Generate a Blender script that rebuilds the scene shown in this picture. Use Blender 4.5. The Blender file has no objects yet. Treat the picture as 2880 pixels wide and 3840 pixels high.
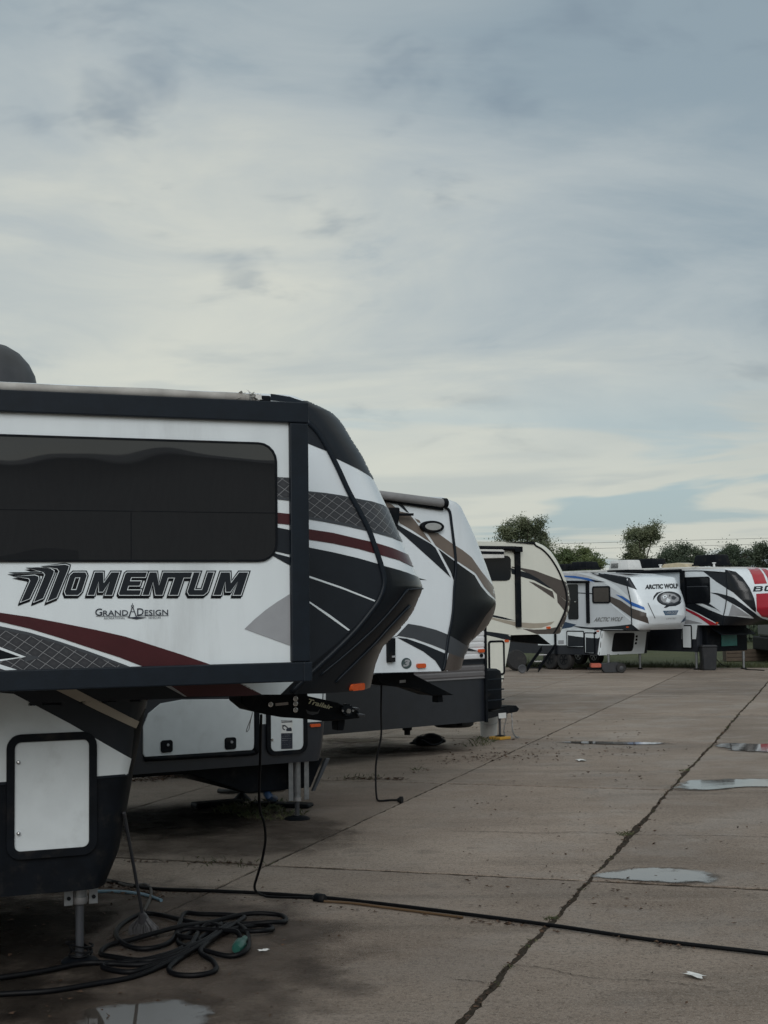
import bpy, bmesh, math, random
import numpy as np
from mathutils import Vector, Matrix
from mathutils.bvhtree import BVHTree
from mathutils.geometry import tessellate_polygon
random.seed(7); np.random.seed(7)
sc = bpy.context.scene
COL = sc.collection
R = math.radians

# ------------------------------------------------------------------ camera
F, CX, CY, EYE = 5324.0, 1440.0, 1920.0, 2.45
PITCH, ROLL = math.atan(342.0 / F), 0.0122
cp, sp, cr, sr = math.cos(PITCH), math.sin(PITCH), math.cos(ROLL), math.sin(ROLL)
FWD = Vector((0, cp, sp)); UP0 = Vector((0, -sp, cp)); R0 = Vector((1, 0, 0))
RIGHT = R0 * cr - UP0 * sr; UPV = R0 * sr + UP0 * cr
CAM = Vector((0, 0, EYE))
cd = bpy.data.cameras.new('camera'); cam = bpy.data.objects.new('camera', cd); COL.objects.link(cam)
m3 = Matrix((RIGHT, UPV, -FWD)).transposed()
cam.matrix_world = Matrix.Translation(CAM) @ m3.to_4x4()
cd.sensor_fit = 'HORIZONTAL'; cd.sensor_width = 36; cd.lens = F / 2880 * 36
cd.clip_start = 0.1; cd.clip_end = 5000
sc.camera = cam

# ------------------------------------------------------------------ sky, sun, exposure
SUN_EL, SUN_AZ = R(31), R(178)          # azimuth clockwise from +Y
SKY_STRENGTH = 0.085
SKY_BIG, SCUD_LOC, GATE_LOC, BAND_LOC, BIG_LOC = (.8,), (1.3, 8.2, 0), (6, 1, 0), (3, 1, 2), (8, 3, 0)
w = bpy.data.worlds.new('World'); sc.world = w; w.use_nodes = True
nt = w.node_tree; nt.nodes.clear()
def N(t, **k):
    n = nt.nodes.new(t)
    for a, v in k.items():
        if a.startswith('i_'): n.inputs[a[2:].replace('_', ' ')].default_value = v
        else: setattr(n, a, v)
    return n
def L(a, b): nt.links.new(a, b)
def math_n(op, a, b=None, c=None, clamp=False):
    n = N('ShaderNodeMath', operation=op); n.use_clamp = clamp
    for i, v in enumerate((a, b, c)):
        if v is None: continue
        if isinstance(v, (int, float)): n.inputs[i].default_value = v
        else: L(v, n.inputs[i])
    return n.outputs[0]
def mixc(f, a, b, bt='MIX'):
    n = N('ShaderNodeMix', data_type='RGBA', blend_type=bt); n.clamp_factor = True
    if isinstance(f, (int, float)): n.inputs[0].default_value = f
    else: L(f, n.inputs[0])
    for i, v in ((6, a), (7, b)):
        if isinstance(v, (tuple, list)): n.inputs[i].default_value = (*v[:3], 1)
        else: L(v, n.inputs[i])
    return n.outputs[2]
def smooth_n(v, a, b):
    n = N('ShaderNodeMapRange', interpolation_type='SMOOTHSTEP'); L(v, n.inputs[0])
    n.inputs[1].default_value = a; n.inputs[2].default_value = b
    return n.outputs[0]
def noise_n(vec, scale, detail=5, rough=.55, dist=0):
    n = N('ShaderNodeTexNoise'); L(vec, n.inputs['Vector'])
    n.inputs['Scale'].default_value = scale; n.inputs['Detail'].default_value = detail
    n.inputs['Roughness'].default_value = rough; n.inputs['Distortion'].default_value = dist
    return n.outputs[0]
sky = N('ShaderNodeTexSky', sky_type='NISHITA'); sky.sun_disc = False
sky.sun_elevation = SUN_EL; sky.sun_rotation = SUN_AZ; sky.air_density = 1.2; sky.dust_density = 2.0
tc = N('ShaderNodeTexCoord'); sep = N('ShaderNodeSeparateXYZ'); L(tc.outputs['Generated'], sep.inputs[0])
zz = math_n('MAXIMUM', sep.outputs[2], 0.0)
den = math_n('ADD', zz, 0.26)
comb = N('ShaderNodeCombineXYZ')
L(math_n('DIVIDE', sep.outputs[0], den), comb.inputs[0]); L(math_n('DIVIDE', sep.outputs[1], den), comb.inputs[1])
def mapped(loc, rot, scl):
    m = N('ShaderNodeMapping'); m.inputs['Location'].default_value = loc; m.inputs['Rotation'].default_value = (0, 0, R(rot)); m.inputs['Scale'].default_value = scl
    L(comb.outputs[0], m.inputs[0]); return m.outputs[0]
n_big = noise_n(mapped(BIG_LOC, -24, (.75, 1, 1)), SKY_BIG[0], 2, .5, .5)
n_mid = noise_n(mapped((1.7, 5.2, 0), -32, (.8, 1.15, 1)), 2.6, 6, .58, .7)
n_scud = noise_n(mapped(SCUD_LOC, 30, (1.0, 1.4, 1)), 5.0, 4, .55, .3)
n_gate = noise_n(mapped(GATE_LOC, 10, (1, 1, 1)), 1.5, 1, .5, 0)
DARKC, MIDC, PALEC = (3.15, 3.95, 4.45), (4.95, 5.5, 5.6), (7.25, 7.35, 6.5)
dt = N('ShaderNodeVectorMath', operation='DOT_PRODUCT'); L(tc.outputs['Generated'], dt.inputs[0]); dt.inputs[1].default_value = Vector((-.30, .94, .17)).normalized()
thin = math_n('MULTIPLY', math_n('SUBTRACT', smooth_n(dt.outputs['Value'], .84, .995), .5), .15)      # the sheet is thinnest low in the west
tone = math_n('ADD', math_n('ADD', math_n('MULTIPLY', n_big, .70), math_n('MULTIPLY', n_mid, .30)), thin)
veil = mixc(smooth_n(tone, .34, .50), DARKC, MIDC)
veil = mixc(smooth_n(tone, .46, .62), veil, PALEC)
veil = mixc(math_n('MULTIPLY', smooth_n(n_mid, .40, .27), .35), veil, DARKC)
# low, ragged dark scud under the sheet
scud = math_n('MULTIPLY', smooth_n(n_scud, .50, .74), smooth_n(n_gate, .46, .56))
veil = mixc(math_n('MULTIPLY', scud, .65), veil, (2.3, 2.95, 3.55))
# thinner, banded cloud with blue gaps towards the horizon
combb = N('ShaderNodeCombineXYZ')
L(math_n('MULTIPLY', sep.outputs[0], 1.6), combb.inputs[0]); L(math_n('MULTIPLY', sep.outputs[1], 1.6), combb.inputs[1])
L(math_n('MULTIPLY', sep.outputs[2], 15.0), combb.inputs[2])
mb = N('ShaderNodeMapping'); mb.inputs['Location'].default_value = BAND_LOC; L(combb.outputs[0], mb.inputs[0])
n_band = noise_n(mb.outputs[0], 2.0, 4, .55, .5)
veil = mixc(math_n('MULTIPLY', smooth_n(zz, .20, .06), .8), veil, PALEC)
gap = math_n('MULTIPLY', smooth_n(n_band, .50, .60), math_n('MULTIPLY', smooth_n(zz, .17, .07), .72))
blue = mixc(.6, sky.outputs[0], (2.5, 4.5, 6.2))
final = mixc(gap, veil, blue)
dband = math_n('MULTIPLY', smooth_n(n_band, .46, .35), math_n('MULTIPLY', smooth_n(zz, .24, .10), .38))
final = mixc(dband, final, (3.5, 4.25, 4.75))
final = mixc(.10, final, sky.outputs[0])
bg = N('ShaderNodeBackground'); L(final, bg.inputs[0]); bg.inputs[1].default_value = SKY_STRENGTH
w.cycles.sampling_method = 'MANUAL'; w.cycles.sample_map_resolution = 256
out = N('ShaderNodeOutputWorld'); L(bg.outputs[0], out.inputs[0])

sd = bpy.data.lights.new('sun', 'SUN'); sd.energy = 1.25; sd.angle = R(38); sd.color = (1, .99, .97)
so = bpy.data.objects.new('sun', sd); COL.objects.link(so)
sdir = Vector((math.sin(SUN_AZ) * math.cos(SUN_EL), math.cos(SUN_AZ) * math.cos(SUN_EL), math.sin(SUN_EL)))
so.rotation_euler = (-sdir).to_track_quat('-Z', 'Y').to_euler(); so.location = (0, 0, 30)
vs = sc.view_settings; vs.view_transform = 'Standard'; vs.look = 'None'; vs.gamma = 1; vs.exposure = 0.12
vs.use_curve_mapping = False
sc.render.engine = 'CYCLES'; sc.cycles.use_denoising = True; sc.cycles.max_bounces = 5; sc.cycles.diffuse_bounces = 3; sc.cycles.glossy_bounces = 3
sc.cycles.use_adaptive_sampling = True; sc.cycles.adaptive_threshold = .02

# ------------------------------------------------------------------ photo frames -> rays
FR = {'a': (0, 0, 2880/1659), 'z1': (0, 1250, 1200/1659), 'z2': (900, 1400, 1050/1659), 'z3': (1780, 1900, 1100/1659),
      'z4': (0, 2500, 1300/1659), 'z5': (900, 2450, 1100/1659), 'z6': (1700, 2500, 1180/1659), 'z7': (2050, 2050, 830/1659),
      'z8': (0, 2050, 1000/1659), 'y1': (2400, 2080, 480/1659), 'y2': (2000, 2100, 500/1659), 'y3': (1750, 1980, 400/1427),
      'y4': (1380, 1800, 520/1513), 'y6': (880, 2560, 520/1659), 's': (0, 0, 1.0)}
def src(f, p):
    a = FR[f]; return a[0] + a[2]*p[0], a[1] + a[2]*p[1]
def ray(f, p):
    X, Y = src(f, p); return FWD + RIGHT*((X-CX)/F) - UPV*((Y-CY)/F)
def proj(P):
    d = P - CAM; z = d.dot(FWD); return CX + F*d.dot(RIGHT)/z, CY - F*d.dot(UPV)/z
def ground(f, p, z=0.0):
    d = ray(f, p); return CAM + d*((z-EYE)/d.z)
def atdepth(f, p, dep):
    d = ray(f, p); return CAM + d*(dep/d.y)
def crom(pts, n=6, closed=False):
    P = [Vector(p) for p in pts]; out = []
    m = len(P); rng = range(m if closed else m-1)
    for i in rng:
        if closed: a, b, c, d = P[(i-1) % m], P[i], P[(i+1) % m], P[(i+2) % m]
        else: a, b, c, d = P[max(i-1, 0)], P[i], P[i+1], P[min(i+2, m-1)]
        for k in range(n):
            t = k/n
            out.append(.5*((2*b)+(c-a)*t+(2*a-5*b+4*c-d)*t*t+(3*b-a-3*c+d)*t*t*t))
    if not closed: out.append(P[-1])
    return out

# ------------------------------------------------------------------ materials
MATS = {}
def mat(name, col, rough=.5, metal=0, spec=.5, var=.12, scale=6, dirt=0, dirtcol=(.09, .075, .06), bump=0, bscale=60, coat=0, streak=1, coord='Object', trans=0):
    if name in MATS: return MATS[name]
    m = bpy.data.materials.new(name); m.use_nodes = True; t = m.node_tree; b = t.nodes['Principled BSDF']
    b.inputs['Roughness'].default_value = rough; b.inputs['Metallic'].default_value = metal
    b.inputs['Specular IOR Level'].default_value = spec; b.inputs['Coat Weight'].default_value = coat
    b.inputs['Coat Roughness'].default_value = .08
    tcn = t.nodes.new('ShaderNodeTexCoord'); mpn = t.nodes.new('ShaderNodeMapping'); t.links.new(tcn.outputs[coord], mpn.inputs[0])
    mpn.inputs['Scale'].default_value = (1, 1, 1/streak)
    n = t.nodes.new('ShaderNodeTexNoise'); n.inputs['Scale'].default_value = scale; n.inputs['Detail'].default_value = 6; n.inputs['Roughness'].default_value = .6
    t.links.new(mpn.outputs[0], n.inputs[0])
    r = t.nodes.new('ShaderNodeMapRange'); r.inputs[1].default_value = .3; r.inputs[2].default_value = .7
    r.inputs[3].default_value = 1-var; r.inputs[4].default_value = 1+var; t.links.new(n.outputs[0], r.inputs[0])
    mx = t.nodes.new('ShaderNodeMix'); mx.data_type = 'RGBA'; mx.blend_type = 'MULTIPLY'; mx.inputs[0].default_value = 1
    mx.inputs[6].default_value = (*col, 1); t.links.new(r.outputs[0], mx.inputs[7]); o = mx.outputs[2]
    if dirt:
        n2 = t.nodes.new('ShaderNodeTexNoise'); n2.inputs['Scale'].default_value = scale*.6; n2.inputs['Detail'].default_value = 8; n2.inputs['Roughness'].default_value = .7
        t.links.new(mpn.outputs[0], n2.inputs[0])
        r2 = t.nodes.new('ShaderNodeMapRange'); r2.interpolation_type = 'SMOOTHSTEP'; r2.inputs[1].default_value = .5; r2.inputs[2].default_value = .78; r2.inputs[4].default_value = dirt
        t.links.new(n2.outputs[0], r2.inputs[0])
        m2 = t.nodes.new('ShaderNodeMix'); m2.data_type = 'RGBA'; t.links.new(r2.outputs[0], m2.inputs[0]); t.links.new(o, m2.inputs[6]); m2.inputs[7].default_value = (*dirtcol, 1); o = m2.outputs[2]
    t.links.new(o, b.inputs['Base Color'])
    if bump:
        n3 = t.nodes.new('ShaderNodeTexNoise'); n3.inputs['Scale'].default_value = bscale; n3.inputs['Detail'].default_value = 4
        t.links.new(tcn.outputs[coord], n3.inputs[0])
        bp = t.nodes.new('ShaderNodeBump'); bp.inputs['Strength'].default_value = bump; bp.inputs['Distance'].default_value = .01
        t.links.new(n3.outputs[0], bp.inputs['Height']); t.links.new(bp.outputs[0], b.inputs['Normal'])
    MATS[name] = m; return m
WHITE = mat('white_gelcoat', (.70, .755, .785), .32, var=.05, scale=3, dirt=.22, streak=5, bump=.04, bscale=90)
WHITE2 = mat('white_gelcoat_cap', (.71, .765, .81), .25, var=.04, scale=2.5, dirt=.12, streak=3, coat=.2)
DOORW = mat('white_hatch', (.60, .645, .665), .4, var=.05, scale=5, dirt=.18, bump=.05, bscale=200)
CREAM = mat('cream_gelcoat', (.66, .665, .60), .34, var=.04, scale=2, dirt=.1, streak=4)
SIDEG = mat('pale_grey_gelcoat', (.54, .58, .62), .34, var=.05, scale=3, dirt=.2, streak=5)
TRIM = mat('black_trim', (.006, .0105, .017), .45, spec=.26, var=.2, scale=9, bump=.06, bscale=120)
BLACKG = mat('black_gloss', (.005, .007, .010), .28, spec=.35, var=.2, scale=4, coat=.12)
BLACKM = mat('black_matte', (.0032, .0048, .0075), .6, spec=.14, var=.3, scale=8, dirt=.25)
CHAR = mat('charcoal_vinyl', (.012, .0155, .021), .38, spec=.3, var=.12, scale=5)
GREYD = mat('dark_grey_vinyl', (.048, .054, .063), .38, var=.1, scale=5)
GREYL = mat('light_grey_vinyl', (.30, .31, .33), .35, var=.12, scale=3)
MAROON = mat('maroon_vinyl', (.055, .012, .015), .3, var=.12, scale=5)
RED = mat('red_vinyl', (.36, .015, .03), .3, var=.08, scale=3)
TAUPE = mat('taupe_vinyl', (.155, .125, .105), .35, var=.08, scale=4)
BROWND = mat('dark_taupe_vinyl', (.075, .062, .056), .3, var=.1, scale=4)
TAN = mat('tan_vinyl', (.34, .30, .245), .35, var=.06, scale=4)
BLUE = mat('blue_vinyl', (.02, .12, .42), .3, var=.08, scale=4)
NAVY = mat('navy_vinyl', (.02, .045, .09), .3, var=.1, scale=4)
ORANGE = mat('amber_lens', (.55, .085, .02), .2, var=.1, scale=30, coat=.4)
STEEL = mat('galvanised_steel', (.25, .26, .27), .42, metal=.7, var=.15, scale=20, dirt=.3)
CHROME = mat('lock_metal', (.55, .55, .55), .25, metal=1, var=.05)
POST = mat('grey_jack_tube', (.04, .043, .05), .42, var=.15, scale=12, dirt=.3)
RUBBER = mat('cord_rubber', (.0035, .0038, .005), .5, spec=.15, var=.3, scale=14, dirt=.06, dirtcol=(.08, .07, .055))
TYRE = mat('tyre_rubber', (.012, .012, .013), .75, var=.3, scale=10, dirt=.3)
ALLOY = mat('alloy_rim', (.42, .42, .43), .35, metal=.7, var=.1)
ROOFM = mat('roof_membrane', (.62, .62, .6), .65, var=.12, scale=4, dirt=.4)
TOPPER = mat('awning_fabric', (.36, .35, .33), .75, var=.25, scale=5, dirt=.45, dirtcol=(.16, .12, .085), bump=.15, bscale=14)
AWNG = mat('awning_grey_fabric', (.20, .20, .205), .6, var=.15, scale=5, dirt=.3)
LENS = mat('porch_lens', (.30, .31, .31), .15, var=.1, scale=20, coat=.5)
TINT = mat('tinted_window', (.005, .006, .008), .05, var=.1, spec=.25)
PAPER = mat('paper_scrap', (.62, .63, .62), .7, var=.1)

def glass_wavy():
    m = bpy.data.materials.new('tinted_glass_wavy'); m.use_nodes = True; t = m.node_tree; b = t.nodes['Principled BSDF']
    b.inputs['Base Color'].default_value = (.017, .018, .020, 1); b.inputs['Roughness'].default_value = .012
    b.inputs['Specular IOR Level'].default_value = .75
    tcn = t.nodes.new('ShaderNodeTexCoord'); mpn = t.nodes.new('ShaderNodeMapping'); t.links.new(tcn.outputs['Object'], mpn.inputs[0])
    mpn.inputs['Scale'].default_value = (.8, 1, 1.0)
    n = t.nodes.new('ShaderNodeTexNoise'); n.inputs['Scale'].default_value = 1.3; n.inputs['Detail'].default_value = 1; t.links.new(mpn.outputs[0], n.inputs[0])
    bp = t.nodes.new('ShaderNodeBump'); bp.inputs['Strength'].default_value = .3; bp.inputs['Distance'].default_value = .02
    t.links.new(n.outputs[0], bp.inputs['Height']); t.links.new(bp.outputs[0], b.inputs['Normal'])
    return m
GLASSW = glass_wavy()

def lattice_mat():
    m = bpy.data.materials.new('lattice_print'); m.use_nodes = True; t = m.node_tree; b = t.nodes['Principled BSDF']
    b.inputs['Roughness'].default_value = .33
    tcn = t.nodes.new('ShaderNodeTexCoord'); s = t.nodes.new('ShaderNodeSeparateXYZ'); t.links.new(tcn.outputs['Object'], s.inputs[0])
    def mth(op, a, bb):
        n = t.nodes.new('ShaderNodeMath'); n.operation = op
        for i, v in enumerate((a, bb)):
            if isinstance(v, (int, float)): n.inputs[i].default_value = v
            else: t.links.new(v, n.inputs[i])
        return n.outputs[0]
    outs = []
    for sx, sz in ((10.5, 17.), (10.5, -12.)):
        e = mth('ADD', mth('MULTIPLY', s.outputs[0], sx), mth('MULTIPLY', s.outputs[2], sz))
        fr = mth('FRACT', e, 0); d = mth('ABSOLUTE', mth('SUBTRACT', fr, .5), 0)
        outs.append(d)
    mxm = mth('MAXIMUM', outs[0], outs[1])
    r = t.nodes.new('ShaderNodeValToRGB'); t.links.new(mxm, r.inputs[0])
    els = r.color_ramp.elements; els[0].position = 0; els[0].color = (.048, .05, .056, 1); els[1].position = 1; els[1].color = (.19, .195, .205, 1)
    e = els.new(.42); e.color = (.03, .032, .038, 1); e = els.new(.455); e.color = (.022, .024, .028, 1); e = els.new(.475); e.color = (.20, .205, .215, 1)
    t.links.new(r.outputs[0], b.inputs['Base Color'])
    return m
LATTICE = lattice_mat()

# ------------------------------------------------------------------ mesh helpers
def obj(name, verts, faces, m=None, parent=None, smooth=False, sharp=35):
    me = bpy.data.meshes.new(name); me.from_pydata([tuple(v) for v in verts], [], [tuple(f) for f in faces]); me.update()
    if m: me.materials.append(m)
    o = bpy.data.objects.new(name, me); COL.objects.link(o)
    if parent: o.parent = parent
    if smooth:
        me.polygons.foreach_set('use_smooth', [True]*len(me.polygons)); me.set_sharp_from_angle(angle=R(sharp))
    return o
def from_bm(name, bm, m=None, parent=None, smooth=False, sharp=35):
    me = bpy.data.meshes.new(name); bm.to_mesh(me); bm.free()
    if m: me.materials.append(m)
    o = bpy.data.objects.new(name, me); COL.objects.link(o)
    if parent: o.parent = parent
    if smooth:
        me.polygons.foreach_set('use_smooth', [True]*len(me.polygons)); me.set_sharp_from_angle(angle=R(sharp))
    return o
def tag(o, label, cat=None, group=None, kind=None):
    if label: o['label'] = label
    if cat: o['category'] = cat
    if group: o['group'] = group
    if kind: o['kind'] = kind
    return o
def thing(name, label, cat, loc=(0, 0, 0), rz=0, group=None):
    e = bpy.data.objects.new(name, None); COL.objects.link(e); e.location = loc; e.rotation_euler = (0, 0, rz)
    e.empty_display_size = .2
    return tag(e, label, cat, group)
def box_bm(bm, lo, hi, bev=0):
    vs_ = [bm.verts.new((x, y, z)) for x in (lo[0], hi[0]) for y in (lo[1], hi[1]) for z in (lo[2], hi[2])]
    f = [(0, 1, 3, 2), (4, 6, 7, 5), (0, 4, 5, 1), (2, 3, 7, 6), (0, 2, 6, 4), (1, 5, 7, 3)]
    fs = [bm.faces.new([vs_[i] for i in q]) for q in f]
    if bev:
        ed = list({e for ff in fs for e in ff.edges})
        bmesh.ops.bevel(bm, geom=ed, offset=bev, segments=2, profile=.5, affect='EDGES')
def box(name, lo, hi, m, parent=None, bev=.008):
    bm = bmesh.new(); box_bm(bm, lo, hi, bev); bmesh.ops.recalc_face_normals(bm, faces=bm.faces)
    return from_bm(name, bm, m, parent, False)
def tube_geo(pts, r, n=8, closed=False, cap=True):
    P = [Vector(p) for p in pts]; m = len(P); V = []; Fc = []
    rr = r if isinstance(r, (list, tuple)) else [r]*m
    up = None
    for i in range(m):
        t = (P[(i+1) % m]-P[i-1]) if closed else (P[min(i+1, m-1)]-P[max(i-1, 0)])
        if t.length < 1e-9: t = Vector((0, 0, 1))
        t.normalize()
        if up is None: up = Vector((0, 0, 1)) if abs(t.z) < .9 else Vector((1, 0, 0))
        a = t.cross(up)
        if a.length < 1e-4: a = t.cross(Vector((1, 0, .3)))
        a.normalize(); b = a.cross(t); up = b
        for k in range(n):
            an = 2*math.pi*k/n; V.append(P[i]+(a*math.cos(an)+b*math.sin(an))*rr[i])
    for i in range(m if closed else m-1):
        j = (i+1) % m
        for k in range(n): Fc.append((i*n+k, i*n+(k+1) % n, j*n+(k+1) % n, j*n+k))
    if cap and not closed:
        Fc.append(tuple(range(n))[::-1]); Fc.append(tuple((m-1)*n+k for k in range(n)))
    return V, Fc
def tube(name, pts, r, m, parent=None, n=8, closed=False):
    V, Fc = tube_geo(pts, r, n, closed)
    bm = bmesh.new(); vv = [bm.verts.new(v) for v in V]
    for f in Fc: bm.faces.new([vv[i] for i in f])
    bmesh.ops.recalc_face_normals(bm, faces=bm.faces)
    return from_bm(name, bm, m, parent, True, 50)
def lathe(name, prof, m, parent=None, n=24, loc=(0, 0, 0), axis='Z', sharp=35):
    V = []; Fc = []
    for (r, z) in prof:
        for k in range(n):
            a = 2*math.pi*k/n; x, y = r*math.cos(a), r*math.sin(a)
            V.append(Vector((x, y, z)) if axis == 'Z' else (Vector((x, z, y)) if axis == 'Y' else Vector((z, x, y))))
    for i in range(len(prof)-1):
        for k in range(n): Fc.append((i*n+k, i*n+(k+1) % n, (i+1)*n+(k+1) % n, (i+1)*n+k))
    Fc.append(tuple(range(n))); Fc.append(tuple((len(prof)-1)*n+k for k in range(n)))
    V = [v+Vector(loc) for v in V]
    bm = bmesh.new(); vv = [bm.verts.new(v) for v in V]
    for f in Fc: bm.faces.new([vv[i] for i in f])
    bmesh.ops.recalc_face_normals(bm, faces=bm.faces)
    return from_bm(name, bm, m, parent, True, sharp)
def rr_pts(x0, x1, y0, y1, r, n=5):
    o = []
    for cx_, cy_, a0 in ((x1-r, y1-r, 0), (x0+r, y1-r, 90), (x0+r, y0+r, 180), (x1-r, y0+r, 270)):
        for k in range(n+1):
            a = R(a0+90*k/n); o.append((cx_+r*math.cos(a), cy_+r*math.sin(a)))
    return o
def offset_poly(pts, d):
    P = [Vector(p) for p in pts]; m = len(P)
    area = sum(P[i].x*P[(i+1) % m].y-P[(i+1) % m].x*P[i].y for i in range(m)); s = 1 if area > 0 else -1; o = []
    for i in range(m):
        a = (P[i]-P[i-1]).normalized(); b = (P[(i+1) % m]-P[i]).normalized()
        na = Vector((a.y, -a.x))*s; nb = Vector((b.y, -b.x))*s
        q = na+nb; l = max(q.length_squared/2, .35)
        o.append(tuple(P[i]+q/l*d))
    return o
def tess(loops):
    L3 = [[Vector((p[0], p[1], 0)) for p in lp] for lp in loops]; flat = [p for lp in L3 for p in lp]
    return [(v.x, v.y) for v in flat], tessellate_polygon(L3)
def text_geo(s, bold=0.0, shear=0.0, space=1.0):
    c = bpy.data.curves.new('t', 'FONT'); c.body = s; c.size = 1; c.offset = bold; c.shear = shear; c.space_character = space; c.resolution_u = 3
    o = bpy.data.objects.new('t', c); COL.objects.link(o)
    bpy.context.view_layer.update()
    me = bpy.data.meshes.new_from_object(o)
    V = [(v.co.x, v.co.y) for v in me.vertices]; Fc = [tuple(p.vertices) for p in me.polygons]
    bpy.data.objects.remove(o); bpy.data.curves.remove(c); bpy.data.meshes.remove(me)
    xs = [v[0] for v in V]; ys = [v[1] for v in V]; x0, x1, y0, y1 = min(xs), max(xs), min(ys), max(ys)
    return [((x-x0)/(x1-x0), (y-y0)/(y1-y0)) for x, y in V], Fc
def quad_map(V, tl, tr, br, bl):
    o = []
    for x, y in V:
        o.append(tuple((tl[i]*(1-x)+tr[i]*x)*y+(bl[i]*(1-x)+br[i]*x)*(1-y) for i in (0, 1)))
    return o

class Trailer:
    """local frame: x along the trailer towards its nose, y into the trailer from the near wall, z up"""
    def __init__(s, name, label, P, az, out=0, cat='trailer', group='trailers parked along the concrete lot'):
        a = R(az); s.u = Vector((math.sin(a), math.cos(a), 0)); s.n = Vector((s.u.y, -s.u.x, 0))
        s.P = Vector((P[0], P[1], 0)) + s.n*out
        s.e = thing(name, label, cat, s.P, R(90)-a, group)
        s.M = Matrix.Translation(s.P) @ Matrix.Rotation(R(90)-a, 4, 'Z'); s.Mi = s.M.inverted(); s.cam = s.Mi @ CAM
        s.V = []; s.Fc = []; s.bvh = None
    def ldir(s, f, p): return s.Mi.to_3x3() @ ray(f, p)
    def loc(s, f, p, out=0):
        d = s.ldir(f, p); t = (-out-s.cam.y)/d.y; return s.cam+d*t
    def uz(s, f, p, out=0): v = s.loc(f, p, out); return v.x, v.z
    def px(s, v): return proj(s.M @ Vector(v))
    def shell(s, name, rows, W, u_back, m, p=2.5, n=14, y0=0, front=None, kf=None, parent=None, hit=True):
        V = []; Fc = []; per = 2*n+1+2; rows = sorted(rows)
        for (z, us, up) in rows:
            V.append((u_back, y0, z))
            for k in range(2*n+1):
                th = -math.pi/2+math.pi*k/(2*n); t = math.copysign(abs(math.sin(th))**(2/p), math.sin(th)); c = abs(math.cos(th))**(2/p)
                V.append((us+(up-us)*c, y0+W/2*(1+t), z))
            V.append((u_back, y0+W, z))
        R_ = len(rows)
        for i in range(R_-1):
            for k in range(per-1): Fc.append((i*per+k, i*per+k+1, (i+1)*per+k+1, (i+1)*per+k))
            Fc.append((i*per+per-1, i*per, (i+1)*per, (i+1)*per+per-1))
        Fc.append(tuple(range(per))[::-1]); Fc.append(tuple((R_-1)*per+k for k in range(per)))
        o = obj(name, V, Fc, m, parent or s.e, True, 28)
        if front:                      # paint bands run on round the nose
            for q in front: o.data.materials.append(q[2])
            for i in range(R_-1):
                zc = (rows[i][0]+rows[i+1][0])/2; ks = max(range(1, n+2), key=lambda k: s.px(V[i*per+k])[0]) if kf is None else kf
                for k in range(0, per-1):
                    for j, q in enumerate(front):
                        if q[0] <= zc < q[1] and k >= (q[3] if len(q) > 3 else ks): o.data.polygons[i*per+k].material_index = j+1
        if hit:
            b = len(s.V); s.V += [Vector(v) for v in V]
            for f in Fc:
                for k in range(1, len(f)-1): s.Fc.append((b+f[0], b+f[k], b+f[k+1]))
            s.bvh = BVHTree.FromPolygons(s.V, s.Fc)
        return o
    def fit_rows(s, seamf, seam, silf, sil, W, n=26, p=2.5, z0=None, z1=None, maxd=3):
        sm = sorted((z, u) for u, z in (s.uz(seamf, q) for q in seam)); sl = sorted((src(silf, q)[1], src(silf, q)[0]) for q in sil)
        Zs = [a[0] for a in sm]; Us = [a[1] for a in sm]; Ys = [a[0] for a in sl]; Xs = [a[1] for a in sl]
        z0 = z0 if z0 is not None else Zs[0]; z1 = z1 or Zs[-1]; rows = []
        for i in range(n+1):
            z = z0+(z1-z0)*i/n; us = float(np.interp(z, Zs, Us)); lo, hi = us+.01, us+maxd
            for _ in range(26):
                up = (lo+hi)/2; best = (-1e9, 0)
                for k in range(1, 24):
                    th = -math.pi/2+math.pi*k/48; t = -abs(math.sin(th))**(2/p); c = abs(math.cos(th))**(2/p)
                    X, Y = s.px((us+(up-us)*c, W/2*(1+t), z))
                    if X > best[0]: best = (X, Y)
                if best[0] > np.interp(best[1], Ys, Xs): hi = up
                else: lo = up
            rows.append((z, us, (lo+hi)/2))
        return rows
    def hit(s, f, p):
        d = s.ldir(f, p).normalized(); h = s.bvh.ray_cast(s.cam, d)
        if h[0] is None: return None
        nn = h[1] if h[1].dot(d) < 0 else -h[1]
        return h[0], nn
    def decal_geo(s, name, f, V2, Fc, m, off, plane=None, parent=None):
        par = parent or s.e
        if plane is not None:
            return obj(name, [s.loc(f, p, plane+off) for p in V2], Fc, m, par)
        H = [s.hit(f, p) for p in V2]
        nb = {}
        for q in Fc:
            for i in range(len(q)): nb.setdefault(q[i], set()).update((q[i-1], q[(i+1) % len(q)]))
        pos = []
        for i, h in enumerate(H):
            if h is None:
                js = [j for j in nb.get(i, ()) if H[j] is not None]
                if not js: pos.append(None); continue
                j = min(js, key=lambda j: (V2[j][0]-V2[i][0])**2+(V2[j][1]-V2[i][1])**2)
                a, b = 0.0, 1.0; best = H[j]
                for _ in range(10):
                    mth = (a+b)/2; q = (V2[j][0]+(V2[i][0]-V2[j][0])*mth, V2[j][1]+(V2[i][1]-V2[j][1])*mth); hh = s.hit(f, q)
                    if hh: a = mth; best = hh
                    else: b = mth
                h = best
            pos.append(h[0]+h[1]*off)
        keep = [q for q in Fc if all(pos[i] is not None for i in q)]
        used = sorted({i for q in keep for i in q}); mp_ = {j: k for k, j in enumerate(used)}
        if not used: print('EMPTY DECAL', name, s.e.name); return None
        return obj(name, [pos[j] for j in used], [tuple(mp_[i] for i in q) for q in keep], m, par, True, 40)
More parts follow.
